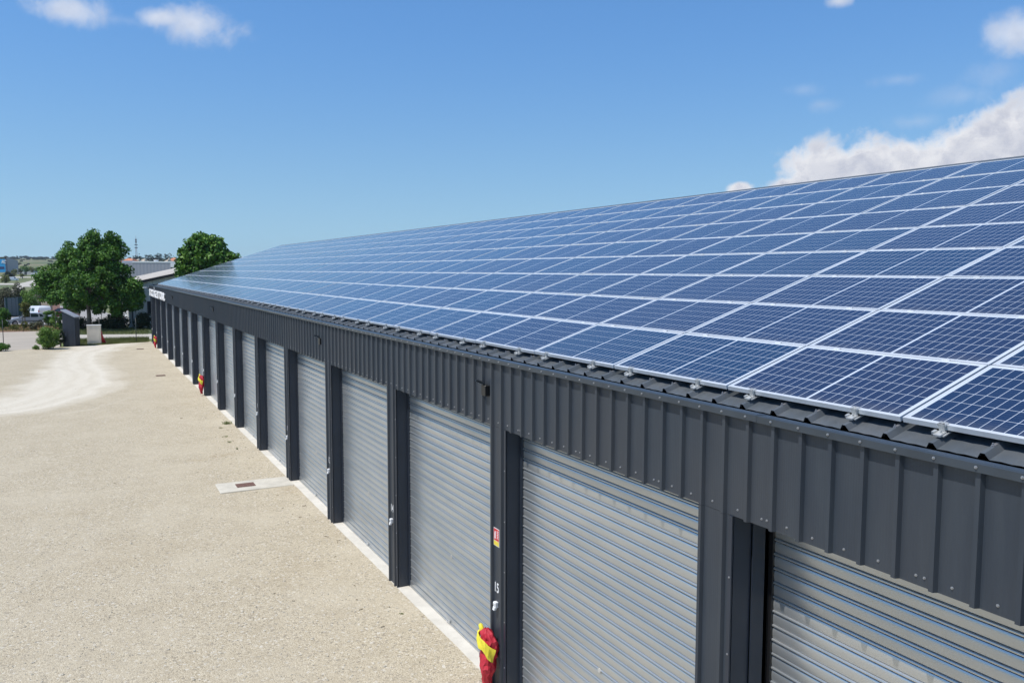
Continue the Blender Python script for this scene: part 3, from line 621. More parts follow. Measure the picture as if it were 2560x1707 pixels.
# shrubs
rb=P(124,872,62); rb=G(122,873)
shrub('round_bush',rb,.72,1.38,11000,.07,LEAF2,'round bright green bush at the yard edge, left of the dark shed',seed=3,nc=60)
shrub('low_bush',G(2,878),.55,.50,1800,.07,LEAF,'small dark green bush at the left edge of the gravel',seed=4)
shrub('low_bush',G(90,874),.26,.26,500,.06,LEAF2,'tiny green tuft of bush between the asphalt lot and gravel',seed=5)
shrub('shrub',G(152,866),.34,1.05,1300,.08,DLEAF,'narrow dark shrub squeezed between round bush and dark shed',seed=6)
shrub('hedge_shrub',P(297,822,71).to_2d().to_3d(),1.25,1.15,4200,.12,DLEAF,'dark shrub at the foot of the white hall, left of its corner',seed=7,nc=50)
shrub('hedge_shrub',P(358,822,71).to_2d().to_3d(),.85,1.25,3000,.12,DLEAF,'dark shrub below the hall window beside the garage end',seed=8,nc=40)
shrub('hedge_shrub',P(205,822,71).to_2d().to_3d(),1.1,.85,2500,.12,DLEAF,'low dark hedge right behind the dark shed',seed=9,ry=.6,nc=40)
shrub('hedge_shrub',P(262,822,71).to_2d().to_3d(),1.2,.80,2500,.12,DLEAF,'low dark hedge behind the pale cabinet under the large tree',seed=10,ry=.6,nc=40)
shrub('shrub',G(8,822),.72,1.8,4200,.10,LEAF,'tall green shrub at the left edge in front of the silver car',seed=14,nc=50)
shrub('shrub',G(14,788),1.3,3.0,4500,.15,OLEAF,'olive brown shrub at the left edge beside the slope road',seed=15,nc=60)
shrub('shrub',G(50,778),.85,3.4,3600,.15,OLEAF,'tall olive shrub with pale tips beside the slope road',seed=16,nc=60)
shrub('shrub',G(73,788),1.15,2.6,4200,.14,LEAF2,'rounded bright green shrub behind the white van roof',seed=17,nc=60)
shrub('shrub',G(95,780),1.1,1.9,3500,.13,DRY,'dry grey rounded shrub beside the timber planter wall',seed=18,nc=60)
shrub('shrub',G(104,752),2.0,1.7,4500,.22,LEAF,'wide green shrub at the road side left of the large tree',seed=19,nc=60)
shrub('shrub',G(128,815),.7,1.45,2300,.10,LEAF,'leafy green shrub behind the silver car at its tail',seed=20)
shrub('shrub',G(148,824),.6,1.5,2200,.10,LEAF2,'green shrub directly behind the dark shed wall, left side',seed=21)
shrub('shrub',G(88,824),.62,.62,2000,.08,OLEAF,'low olive plant in the mulch bed below the silver car',seed=22)
shrub('shrub',G(36,823),.42,.38,900,.07,YLEAF,'small yellow green plant in the mulch, left part',seed=23)
shrub('shrub',G(62,822),.32,.70,900,.07,YLEAF,'small upright yellow plant in the mulch below the car door',seed=24)
shrub('shrub',G(14,708),1.6,2.6,1500,.3,YLEAF,'yellow green shrub beside the white delivery van',seed=26,nc=50)
shrub('hedge',G(24,697),2.6,2.6,1600,.4,DLEAF,'dark hedge under the blue front building',seed=27,ry=1.5,nc=40)
# sapling with yellow-green head in front of the car
e=tree('sapling',G(63,818),[(0,0,1.75,.42,.42,.42),(.1,.1,1.35,.3,.3,.35)],34,.2,1800,.10,.035,'thin sapling with a yellow green head in front of the silver car','sapling',25,mt=YLEAF)
# small roadside trees
for (u,v,h,wd,lab,mt_) in ((37,700,4.6,1.1,'small yellow green tree behind the far white delivery van',YLEAF),(65,690,5.2,2.0,'small green tree in front of the low grey sheds, left of them',LEAF),(52,694,4.2,1.0,'narrow dark tree standing between two grey shed walls',DLEAF),(80,690,4.4,1.1,'thin green tree right of the grey sheds',YLEAF),(93,688,4.2,1.3,'dark rounded small tree at the edge of the green field',LEAF),(56,697,2.2,1.0,'low green round tree at the grassy road corner',YLEAF)):
    g=G(u,v); tree('roadside_tree',g,[(0,0,h*.66,wd,wd,h*.3)],30,wd*.42,700,wd*.22,.16,lab,'tree',int(u*7+v),'small trees along the far road',mt_)
# skyline trees on the hill, left
for i,(u,v,w,h) in enumerate(((16,643,10,8),(31,645,10,5),(44,641,4,9),(38,645,9,5),(52,643,8,5),(63,642,10,7),(70,646,7,4),(76,646,7,5),(87,647,10,7),(100,648,11,5),(108,648,9,5),(118,647,9,5),(133,645,9,8),(146,645,9,6),(160,646,10,6))):
    r=1350+(i*37)%90; sc=SC(r); p=P(u,650,r); g=hgt(p.x,p.y); bs=Vector((p.x,p.y,g)); top=max(2.0,P(u,v,r).z-g+1.5); lab='dark tree on the left skyline, %s from the left'%NUM[i]
    tree('skyline_tree',bs,[(0,0,top*.55,w*.6*sc,w*.6*sc,top*.48)],26,w*.25*sc,520,w*.14*sc,.35,lab,'tree',100+i,'dark trees along the hill skyline',FLEAF)
# scrub on the hillside
V=[]; r_=np.random.default_rng(5); cl=[]
for i in range(110):
    u=r_.uniform(-40,420); v=r_.uniform(646,667) if i%2 else r_.uniform(645.5,650); du=r_.uniform(4,16); sl=r_.uniform(-.06,.06); q=r_.uniform(.7,1.6)
    for k in range(int(4+du)):
        g=G(u+du*k/(4+du)+r_.uniform(-.6,.6),v+sl*k+r_.uniform(-.2,.2))
        if (g-CAM).length>480: sc=SC((g-CAM).dot(fw)); cl.append((g.x,g.y,g.z+.6,q*r_.uniform(.6,1.3)*sc))
SCRUB=mat('hillside_scrub',(.07,.09,.045),.9,0,.2,build=b_leaf((.045,.062,.034),(.085,.105,.055),(.14,.135,.085),.02))
tag(link('scrub',leafmesh('scrub',leaves(cl,20000,1.6,5),SCRUB)),'olive scrub and hedges covering the far hillside','scrub',None,'stuff')
# trees behind the grey hall
for i,(u,v,w,rr) in enumerate(((326,640,14,640),(344,630,13,650),(338,642,12,600),(368,634,12,640),(384,629,15,620),(398,632,12,640),(416,634,12,650),(424,630,10,600),(433,636,9,560),(356,644,12,600),(408,645,14,560),(450,642,16,640),(306,646,14,640))):
    sc=SC(rr); p=P(u,650,rr); g=hgt(p.x,p.y); top=max(3.0,P(u,v,rr).z-g)
    tree('background_tree',Vector((p.x,p.y,g)),[(0,0,top*.6,w*.75*sc,w*.75*sc,top*.38),(0,0,top*.35,w*.8*sc,w*.8*sc,top*.3)],44,w*.26*sc,1100,w*.13*sc,.4,'dark green tree beyond the grey hall roof, %s of the clump'%('leftmost,second,third,fourth,fifth,sixth,seventh,eighth,ninth,tenth low one,eleventh low one,rightmost,hidden left one'.split(',')[i]),'tree',140+i,'dark trees beyond the grey hall',FLEAF if i!=8 else LEAF)
# weeds in the gravel
DRYB=mat('dry_leaf_brown',(.26,.21,.14),.9,var=.2,vs=20)
GR=mat('weed_leaves',(.20,.24,.09),.8,var=.3,vs=20)
def tuft(base,n,r,h,mt,seed,wd=.006,lean=.6):
    m=MB(); rr=random.Random(seed)
    for i in range(n):
        a=rr.random()*6.28; q=r*rr.random()**.7; x,y=q*math.cos(a),q*math.sin(a); hh=h*rr.uniform(.5,1); dx,dy=math.cos(a)*hh*lean*rr.random(),math.sin(a)*hh*lean*rr.random(); b=rr.random()*3.14; wx,wy=wd*math.cos(b),wd*math.sin(b)
        m.quad([(x-wx,y-wy,0),(x+wx,y+wy,0),(x+dx*.5+wx*.7,y+dy*.5+wy*.7,hh*.6),(x+dx*.5-wx*.7,y+dy*.5-wy*.7,hh*.6)]); m.quad([(x+dx*.5-wx*.7,y+dy*.5-wy*.7,hh*.6),(x+dx*.5+wx*.7,y+dy*.5+wy*.7,hh*.6),(x+dx,y+dy,hh)])
    return m
for i,(u,v,n,r,h,lab) in enumerate(((568,1061,130,.14,.13,'green weed tuft on gravel beside the concrete threshold, the largest'),(564,1093,30,.09,.05,'small flat weed on the gravel, above the thin sprig'),(574,1107,26,.05,.07,'small weed sprig between flat weed and thin sprig'),(593,1124,12,.02,.09,'thin dry sprig standing alone near the threshold'),(1004,1536,26,.035,.02,'tiny moss tuft on the gravel near the number 15 pillar'),(760,1267,24,.05,.03,'dark dead leaf clump on the gravel near the number 13 pillar'),(552,1071,30,.07,.03,'flat weed just left of the largest tuft'),(454,1047,18,.05,.04,'small dark clump on gravel alone in the yard'))):
    o=tuft(None,n,r,h,GR,i).build('weed',GR if i not in (5,7) else DRYB,None,G(u,v)+Vector((0,0,.012))); tag(o,lab,'weed','weeds growing in the gravel')
m=MB(); rr=random.Random(8)
for i in range(260):
    y=rr.uniform(7,60); x=-abs(rr.gauss(0,.5))-.01 if rr.random()<.7 else -rr.uniform(0,7); l=rr.uniform(.01,.035); a=rr.random()*3.14
    m.obox((x,y,.022),(l*math.cos(a),l*math.sin(a),0),(-.004*math.sin(a),.004*math.cos(a),0),(0,0,.003))
tag(m.build('debris',DRYB),'dry twigs and leaf bits scattered on the gravel by the doors','debris',None,'stuff')
# grass on the verge strip
m=tuft(None,10,.1,.1,GR,1); m=MB(); rr=random.Random(4); VG=mat('verge_grass_blades',(.16,.18,.05),.8,0,.3,build=b_leaf((.11,.135,.03),(.19,.20,.06),(.24,.24,.10),1))
for i in range(15000):
    u=rr.uniform(196,372); f=rr.random(); v0=851.5-(u-205)*.024; v1=864-(u-240)*.065 if u<300 else 860-(u-300)*.05
    g=G(u,v0+(min(v1,866)-v0)*f-1.0); h=rr.uniform(.05,.20)*(1.4 if f<.35 else .8); a=rr.random()*6.28; w=.012; lx,ly=math.cos(a)*w,math.sin(a)*w; dx,dy=rr.gauss(0,.05),rr.gauss(0,.05)
    m.quad([(g.x-lx,g.y-ly,0),(g.x+lx,g.y+ly,0),(g.x+dx,g.y+dy,h)])
tag(m.build('verge_grass',VG),'rough yellow green grass along the yard edge','grass',None,'stuff')
m=MB()
for i in range(9000):
    u=rr.uniform(-10,372); v=rr.uniform(819,836) if u>160 else rr.uniform(812,828)
    g=G(u,v); h=rr.uniform(.05,.16); a=rr.random()*6.28; w=.016; lx,ly=math.cos(a)*w,math.sin(a)*w
    m.quad([(g.x-lx,g.y-ly,-.02),(g.x+lx,g.y+ly,-.02),(g.x+rr.gauss(0,.05),g.y+rr.gauss(0,.05),h)])
tag(m.build('bank_grass',VG),'short grass and weeds on the shaded bank and mulch bed','grass',None,'stuff')
# ---------------------------------------------------------------- things at the yard end
def frame_at(u,v,r=None,face=None):
    g=G(u,v) if r is None else P(u,v,r); g.z=0; return g
BEIGE=mat('beige_render',(.80,.71,.57),.85,var=.06,vs=3,bump=.15,bs=30)
CAP=mat('pale_cap_stone',(.75,.74,.70),.7,var=.05)
toward=math.atan2(fw.x,fw.y)         # heading of the view
# shed: tall dark clad box with a sloping pale roof edge
g=G(190,866); e=empty('bin_shed',g,-.62); tag(e,'tall dark anthracite shed with a sloping pale roof edge at the yard corner','shed')
sw,sd,h0,h1=.90,.42,2.30,1.90      # lower at the right
m=MB()
def wallpanel(m,p,q,zp,zq,n=5,d=.02):
    p,q=Vector(p),Vector(q); dr=(q-p); nn=Vector((dr.y,-dr.x,0)).normalized()
    for i in range(n):
        a=p+dr*(i/n); b=p+dr*((i+1)/n-.012/dr.length); za=zp+(zq-zp)*i/n; zb=zp+(zq-zp)*(i+1)/n; off=nn*(d if i%2 else d*.55)
        m.quad([(a+off)[:2]+(-.05,),(b+off)[:2]+(-.05,),(b+off)[:2]+(zb,),(a+off)[:2]+(za,)]) if False else m.quad([(a.x+off.x,a.y+off.y,-.05),(b.x+off.x,b.y+off.y,-.05),(b.x+off.x,b.y+off.y,zb),(a.x+off.x,a.y+off.y,za)])
    m.quad([(p.x,p.y,-.05),(q.x,q.y,-.05),(q.x,q.y,zq),(p.x,p.y,zp)])
wallpanel(m,(-sw,0,0),(0,0,0),h0,h1,5); wallpanel(m,(0,0,0),(0,sd,0),h1,h1,4); wallpanel(m,(-sw,sd,0),(-sw,0,0),h0,h0,4); wallpanel(m,(0,sd,0),(-sw,sd,0),h1,h0,4)
m.build('wall',mat('dark_navy_panel',(.022,.027,.038),.5,var=.1),e)
m=MB(); sl=(h0-h1)/sw; m.obox((-sw/2,sd/2,(h0+h1)/2+.04),(sw/2+.06,0,-(sw/2+.06)*sl),(0,sd/2+.07,0),(.0,0,.035)); m.build('roof',mat('weathered_zinc',(.33,.34,.37),.5,.2,var=.1),e)
# pale meter cabinet
g=G(218.5,862); e=empty('meter_cabinet',g,-.10); tag(e,'pale beige masonry meter cabinet beside the dark shed','cabinet')
m=MB(); m.box(0,.83,0,.38,-.05,1.26); o=m.build('body',BEIGE,e); bv=o.modifiers.new('b','BEVEL'); bv.width=.01
m=MB(); m.box(-.025,.855,-.025,.405,1.262,1.32); m.build('cap',CAP,e)
m=MB(); m.box(.09,.74,-.008,-.001,.25,1.12); m.build('door_panel',mat('beige_panel',(.80,.71,.58),.6,var=.04),e)
# red leaning traffic barrier sheet
RED=mat('red_plastic',(.45,.018,.022),.45,var=.12,vs=6)
g=G(257,860); e=MB(); n=9
for i in range(n):
    pass
pts=[(-.17+.30*(t**1.6),-.02+.10*t,.90*(1-t)) for t in np.linspace(0,1,n)]
for i in range(n-1):
    a,b=pts[i],pts[i+1]; w0=.10+.015*i/n; w1=.10+.015*(i+1)/n
    e.quad([(a[0]-w0,a[1],a[2]),(a[0]+w0,a[1]-.05,a[2]),(b[0]+w1,b[1]-.05,b[2]),(b[0]-w1,b[1],b[2])],True)
    e.quad([(a[0]+w0,a[1]-.05,a[2]),(a[0]+w0+.04,a[1]+.10,a[2]),(b[0]+w1+.04,b[1]+.10,b[2]),(b[0]+w1,b[1]-.05,b[2])],True)
    e.quad([(a[0]+w0+.04,a[1]+.10,a[2]),(a[0]-w0,a[1],a[2]),(b[0]-w1,b[1],b[2]),(b[0]+w1+.04,b[1]+.10,b[2])],True)
o=e.build('barrier_post',RED,None,g); tag(o,'bent red plastic marker leaning beside the pale meter cabinet','marker')
# chain link fence along the yard end, post by post
FP=mat('fence_post_steel',(.05,.055,.05),.5,.3)
ends=[G(u,v) for u,v in ((-70,866),(9,864),(111,861),(250,858),(341,856))]
e=empty('wire_fence',(0,0,0)); tag(e,'thin wire fence with dark posts along the far edge of the yard','fence')
for i,g in enumerate(ends):
    m=MB(); m.tube([(g.x,g.y,-.1),(g.x,g.y,1.72)],.024,8); m.box(g.x-.03,g.x+.03,g.y-.03,g.y+.03,1.72,1.735); m.build('post',FP,e)
m=MB()
for a,b in zip(ends,ends[1:]):
    for z in (.1,.9,1.66): m.tube([(a.x,a.y,z),(b.x,b.y,z)],.0025,4)
m.build('wire',FP,e)
e=empty('wire_fence',(0,0,0)); tag(e,'second wire fence behind the shaded bank, in front of the parking lot','fence')
ends=[G(u,v) for u,v in ((58,829),(140,826),(255,822),(303,820),(360,818),(400,817))]
for g in ends:
    m=MB(); m.tube([(g.x,g.y,-.1),(g.x,g.y,1.5)],.022,8); m.box(g.x-.026,g.x+.026,g.y-.026,g.y+.026,1.5,1.515); m.build('post',FP,e)
m=MB()
for a,b in zip(ends,ends[1:]):
    for z in (.1,.8,1.45): m.tube([(a.x,a.y,z),(b.x,b.y,z)],.0025,4)
m.build('wire',FP,e)
# green mesh fence left
e=empty('panel_fence',(0,0,0)); tag(e,'green and grey mesh panel fence behind the silver car, left','fence')
GF=mat('dark_green_steel',(.012,.06,.055),.5); GFP=mat('grey_mesh_panel',(.14,.18,.20),.6)
a,b=G(14,792),G(56,789); 
for i in range(9):
    p=a.lerp(b,i/8); m=MB(); m.box(p.x-.04,p.x+.04,p.y-.04,p.y+.04,-.1,2.05); m.build('post',GF if i%2 else GFP,e)
for i in range(8):
    p,q=a.lerp(b,i/8),a.lerp(b,(i+1)/8); m=MB(); d=(q-p)
    for k in range(7): c=p+d*((k+.5)/7); m.box(c.x-.05,c.x+.05,c.y-.01,c.y+.01,.05,1.95)
    for z in (.3,1.0,1.8): m.obox(((p+q)/2)+Vector((0,0,z)),d/2,(0,.012,0),(0,0,.02))
    m.build('panel',GF if i<1 or i>5 else GFP,e)
# timber planter wall
a,b=G(104,781),G(127,783); e=MB(); d=b-a; nn=Vector((-d.y,d.x,0)).normalized()
TIM=mat('weathered_timber',(.30,.25,.19),.85,var=.25,vs=6)
for k in range(4): e.obox(a+d/2+nn*.1+Vector((0,0,.17+k*.31)),d/2,nn*.12,(0,0,.145))
tag(e.build('planter_wall',TIM),'low wall of weathered timber planks near the white van','wall')
m=MB(); a,b=G(126,776),G(150,776); 
RW=mat('pink_brick',(.42,.25,.20),.9,var=.2,vs=8); m.obox((a+b)/2+Vector((0,0,.55)),(b-a)/2,(0,.15,0),(0,0,.6)); tag(m.build('brick_wall',RW),'low pinkish brick wall partly behind the large tree','wall')
# ---------------------------------------------------------------- vehicles
GLASS=mat('car_glass',(.02,.035,.04),.06,0,.6); TYRE=mat('tyre_rubber',(.02,.02,.021),.85); RIM=mat('alloy_rim',(.5,.5,.52),.35,.8)
def carpaint(n,c,metal=.4): return mat(n,c,.28,metal,.5,coat=.6)
SIL=carpaint('silver_paint',(.55,.56,.59),.55); WHP=carpaint('white_paint',(.78,.78,.80),0); MAR=carpaint('maroon_paint',(.10,.015,.025),.2)
def vehicle(name,loc,rz,prof,roof,wid,paint,wheels,glass,label,cat,extra=None,wr=.31,scale=1):
    # prof: lower body outline (x,z) closed loop top side; roof: greenhouse outline
    e=empty(name,loc,rz); tag(e,label,cat); e.scale=(scale,)*3
    def shell(pf,w0,w1,zb,zt):     # cross-sections taper inwards with height
        m=MB(); n=len(pf); 
        rows=[]
        for s in (-1,-.92,.92,1):
            row=[]
            for x,z in pf:
                k=(z-zb)/max(1e-3,zt-zb); w=(w0+(w1-w0)*max(0,min(1,k)))*s; dz=0 if abs(s)<.95 else -.03
                row.append(len(m.v)); m.v.append((x,w,z+(dz if k>.5 else 0)))
            rows.append(row)
        for a,b in zip(rows,rows[1:]):
            for i in range(n): m.f.append((a[i],a[(i+1)%n],b[(i+1)%n],b[i])); m.sm.append(True)
        m.f.append(tuple(rows[0])[::-1]); m.sm.append(False); m.f.append(tuple(rows[-1])); m.sm.append(False)
        return m
    # wheel arches cut into lower line
    low=[]; zb=.24
    xs=sorted(wheels)
    x0=min(p[0] for p in prof); x1=max(p[0] for p in prof)
    low.append((x0+.03,zb+.06))
    for wx in xs:
        for t in np.linspace(180,0,9): low.append((wx+(wr+.05)*math.cos(math.radians(t)),max(zb,wr+(wr+.05)*math.sin(math.radians(t)))))
    low.append((x1-.03,zb+.06))
    loop=low+prof[::-1]
    o=shell(loop,wid,wid*.97,.3,1.0).build('body',paint,e)
    o=shell(roof,wid*.95,wid*.80,min(z for _,z in roof),max(z for _,z in roof)).build('cabin',paint,e)
    for wx in xs:
        for s in (-1,1):
            m=MB(); m.tube([(wx,s*(wid-.20),wr),(wx,s*(wid-.01),wr)],wr,18); w=m.build('wheel',TYRE,e)
            m=MB(); m.tube([(wx,s*(wid-.03),wr),(wx,s*(wid+.005),wr)],wr*.66,14); 
            for k in range(5): t=k*1.2566; m.obox((wx+wr*.33*math.cos(t),s*(wid+.008),wr+wr*.33*math.sin(t)),(wr*.3*math.cos(t),0,wr*.3*math.sin(t)),(0,.006,0),(-.03*math.sin(t),0,.03*math.cos(t)))
            m.build('rim',RIM,w)
    for nm,gl in glass:
        for s in (-1,1):
            zlo,zhi=min(z for _,z in roof),max(z for _,z in roof); m=MB(); pts=[]
            for x,z in gl:
                k=(z-zlo)/(zhi-zlo); pts.append((x,s*((wid*.95+(wid*.80-wid*.95)*k)+.006),z))
            m.quad(pts if s<0 else pts[::-1]); m.build(nm,GLASS,e)
    if extra: extra(e)
    return e
# silver estate, nose to the left.  local x: 0 nose .. length
prof=[(0,.48),(.03,.62),(.18,.74),(.75,.88),(1.18,.96),(1.30,.98),(3.95,1.0),(4.05,.80),(4.08,.45)]
prof=[(0,.46),(.02,.62),(.20,.75),(.80,.90),(1.22,.965),(3.98,.98),(4.06,.8),(4.08,.45)]
roof=[(1.18,.93),(1.95,1.40),(2.30,1.46),(3.35,1.44),(3.62,1.36),(3.98,.95)]
def ex_sil(e):
    m=MB(); m.box(1.15,3.2,-.845,-.832,.50,.58); m.build('side_moulding',BLACK,e)
    for s in (-1,1):
        m=MB(); m.obox((.20,s*.66,.70),(.14,0,.03),(.0,.12,0),(-.02,0,.06)); m.build('headlight',mat('lamp_glass',(.7,.72,.75),.1),e)
        m=MB(); m.obox((4.03,s*.70,.86),(.03,0,.0),(0,.09,0),(0,0,.12)); m.build('taillight',RED,e)
        m=MB(); m.obox((1.48,s*.93,1.0),(.09,0,0),(0,.09,0),(0,0,.06)); m.build('mirror',SIL,e)
    m=MB(); m.obox((-.005,0,.40),(.03,0,0),(0,.55,0),(0,0,.11)); m.build('grille',BLACK,e)
    m=MB(); m.quad([(1.22,-.70,.975),(1.93,-.60,1.385),(1.93,.60,1.385),(1.22,.70,.975)]); m.build('windscreen',GLASS,e); 
    m=MB(); m.quad([(3.64,.58,1.355),(3.64,-.58,1.355),(3.99,-.66,.97),(3.99,.66,.97)][::-1]); o=m.build('rear_window',GLASS,e); o.location=(.012,0,.01)
nose=G(17,815); tail=G(119,812)
ang=math.atan2((tail-nose).y,(tail-nose).x); ln=(tail-nose).length
vehicle('silver_car',nose,ang,prof,roof,.84,SIL,[.82,3.30],[('side_window',[(1.42,.99),(2.05,1.36),(2.30,1.39),(2.30,.99)]),('side_window',[(2.38,.99),(2.38,1.39),(2.95,1.38),(3.15,1.22),(3.12,.99)]),('quarter_window',[(3.30,1.0),(3.22,1.36),(3.50,1.28),(3.72,1.0)])],'silver estate car parked nose left behind the mulch bed','car',ex_sil,.30,ln/4.08)
vprof=[(0,.5),(.03,.75),(.35,.98),(.75,1.05),(4.0,1.05),(4.05,.5)]
vroof=[(.62,1.02),(1.25,1.70),(1.7,1.84),(3.85,1.82),(4.0,1.70),(4.04,1.02)]
def ex_van(e):
    for s in (-1,1):
        m=MB(); m.obox((4.05,s*.74,1.15),(.015,0,0),(0,.06,0),(0,0,.22)); m.build('taillight',RED,e)
        m=MB(); m.box(2.05,2.09,s*.86-.02,s*.86+.02,.5,1.02); m.build('door_seam',BLACK,e)
    m=MB(); m.quad([(.66,.66,1.06),(1.27,.60,1.68),(1.27,-.60,1.68),(.66,-.66,1.06)][::-1]); m.build('windscreen',GLASS,e)
tv=G(115,802); vd=(Vector((rt.x,rt.y,0)).normalized()*.78-Vector((fw.x,fw.y,0)).normalized()*.62); nv=tv-vd*3.3; av=math.atan2(vd.y,vd.x)
vehicle('white_van',nv,av,vprof,vroof,.86,WHP,[.78,3.25],[('side_window',[(1.0,1.15),(1.36,1.58),(1.75,1.60),(1.75,1.15)]),('side_window',[(1.95,1.18),(1.95,1.58),(2.85,1.58),(2.85,1.18)])],'white panel van parked behind the silver car','van',ex_van,.31,.78)
nm_=G(112,797); tm_=G(136,798)
vehicle('maroon_car',nm_,math.atan2((tm_-nm_).y,(tm_-nm_).x)+.5,prof,roof,.82,MAR,[.8,3.2],[('side_window',[(1.42,.99),(2.05,1.36),(2.30,1.39),(2.30,.99)]),('side_window',[(2.38,.99),(2.38,1.39),(3.1,1.34),(3.3,.99)])],'dark maroon car half hidden behind the white van','car',None,.30,.8)
nf=G(47,702.2); tf=G(21,702.4); av=math.atan2((tf-nf).y,(tf-nf).x)
vehicle('delivery_van',nf,av,vprof,vroof,.95,WHP,[.78,3.25],[('side_window',[(1.0,1.15),(1.36,1.58),(1.75,1.60),(1.75,1.15)])],'white delivery van parked far away below the blue building','van',ex_van,.31,(tf-nf).length/4.05)
# ---------------------------------------------------------------- buildings behind
def b_wclad(c1,c2,pitch,axis=0):
    def f(m,t,b,tcx):
        o=tcx.outputs['Object']; s=sepxyz(t,o); n=noise(t,mscale(t,o,(1,1,.2)),1.2,4)
        w=mth(t,'FRACT',mth(t,'DIVIDE',mth(t,'ADD',s[0],mth(t,'MULTIPLY',s[1],1.0)),pitch)); ln=mth(t,'LESS_THAN',w,.10)
        t.links.new(mixc(t,mth(t,'MULTIPLY',n,.5),c1,c2),b.inputs['Base Color']); bumpn(t,b,mth(t,'PINGPONG',mth(t,'MULTIPLY',w,2.0),1.0),.8,.05)
    return f
WCL=mat('pale_blue_white_cladding',(.55,.60,.64),.5,build=b_wclad((.76,.76,.74),(.66,.67,.66),.5))
GCL=mat('grey_cladding',(.33,.33,.36),.6,build=b_wclad((.33,.33,.365),(.30,.30,.33),.9))
TAN=mat('fibre_cement_roof',(.47,.43,.38),.9,var=.15,vs=.5,bump=.4,bs=3)
# white hall: gable facing the camera
gc=G(325,819); Yg=gc.y; Xg=gc.x; zl_=P(325,712,(gc-CAM).dot(fw)).z
Wd=10.5; Lg=22.0; rise=.228
e=empty('white_hall',(Xg,Yg,0)); tag(e,'white metal-clad hall with a tan roof behind the far end of the garage','building')
m=MB(); Hr=zl_+rise*Wd
def ribwall(m,p,q,z0,fz,n,out,d=.04):
    p,q=Vector(p),Vector(q); dr=(q-p)/n; out=Vector(out)
    for i in range(n):
        a=p+dr*i
        for f0,f1,o0,o1 in ((0,.08,0,d),(.08,.3,d,d),(.3,.38,d,0),(.38,1,0,0)):
            A=a+dr*f0+out*o0; Bp=a+dr*f1+out*o1; m.quad([(A.x,A.y,z0),(Bp.x,Bp.y,z0),(Bp.x,Bp.y,fz(Bp)),(A.x,A.y,fz(A))])
ribwall(m,(0,0,0),(Wd,0,0),-.1,lambda p:zl_+rise*p.x,22,(0,-1,0)); ribwall(m,(0,Lg,0),(0,0,0),-.1,lambda p:zl_,44,(-1,0,0)); m.quad([(Wd,0,-.1),(Wd,Lg,-.1),(Wd,Lg,Hr),(Wd,0,Hr)]); m.quad([(0,Lg,-.1),(Wd,Lg,-.1),(Wd,Lg,Hr),(0,Lg,zl_)])
m.build('wall',WCL,e)
m=MB(); kk=(Wd+.3)/2; m.obox((Wd/2,Lg/2,(zl_+Hr)/2+.10),(kk,0,kk*rise),(0,Lg/2+.25,0),(0,0,.05)); rf=m.build('roof',TAN,e)
m=MB(); m.obox((Wd/2,-.27,(zl_+Hr)/2+.05),(kk,0,kk*rise),(0,.02,0),(0,0,.11)); m.build('verge_board',mat('dark_board',(.05,.045,.05),.7),e)
# window next to the garage
wp=P(369,756,(gc-CAM).dot(fw)); wq=P(384,784,(gc-CAM).dot(fw)); x0,x1,z0,z1=wp.x-Xg,wq.x-Xg,wq.z,wp.z
m=MB()
for a in ((x0,x0+.09,z0,z1),(x1-.09,x1,z0,z1),(x0,x1,z1-.0,z1+.09),(x0,x1,z0-.09,z0)): m.box(a[0],a[1],-.10,-.042,a[2],a[3])
w=m.build('window',REVEAL,e)
m=MB(); m.box(x0+.09,x1-.09,-.07,-.05,z0,z1); m.build('pane',GLASS,w); m=MB(); m.box(x0-.03,x1+.03,-.16,-.04,z0-.14,z0-.092); m.build('sill',CAP,w)
m=MB(); m.tube([(.25,-.12,0),(.25,-.12,zl_)],.05,8); m.build('downpipe',TRIM,e)
# big grey hall behind
r=215; a=P(300,653.2,r); b_=P(426,655.2,r); c=P(462,655.5,r); e=empty('grey_hall',(a.x,a.y,0)); tag(e,'large flat-roofed grey hall with a white parapet behind the white hall','building')
ax=(c-a); ax.z=0; wl=ax.length; e.rotation_euler=(0,0,math.atan2(ax.y,ax.x)); zt=a.z
wb=(b_-a).to_2d().length
m=MB(); m.box(0,wb,0,22,-.1,zt-.36); m.build('wall',GCL,e); m=MB(); m.box(wb,wl,.5,22,-.1,zt-.36); m.build('wall',mat('pale_wall',(.55,.56,.60),.7,var=.05),e)
m=MB(); m.box(3.2,wl+.1,-.08,.25,zt-.355,zt); m.box(3.2,wl+.1,.25,22,zt-.355,zt-.05); m.build('parapet',WHITE,e)
m=MB(); m.box(wb+.02,wl-.1,-.05,.45,zt-1.5,zt-.37); m.build('canopy',WHITE,e)
m=MB(); hx=(P(378,655,r)-a).to_2d().length; m.tube([(hx,3,zt-.1),(hx,3,zt+.32)],.55,16); m.tube([(hx,3,zt+.32),(hx,3,zt+.42)],.64,16); m.build('roof_vent',WHITE,e)
m=MB(); m.box(.5,3.1,.1,1.2,zt-.36,zt+.15); m.build('roof_box',mat('blue_grey_box',(.40,.44,.52),.6),e)
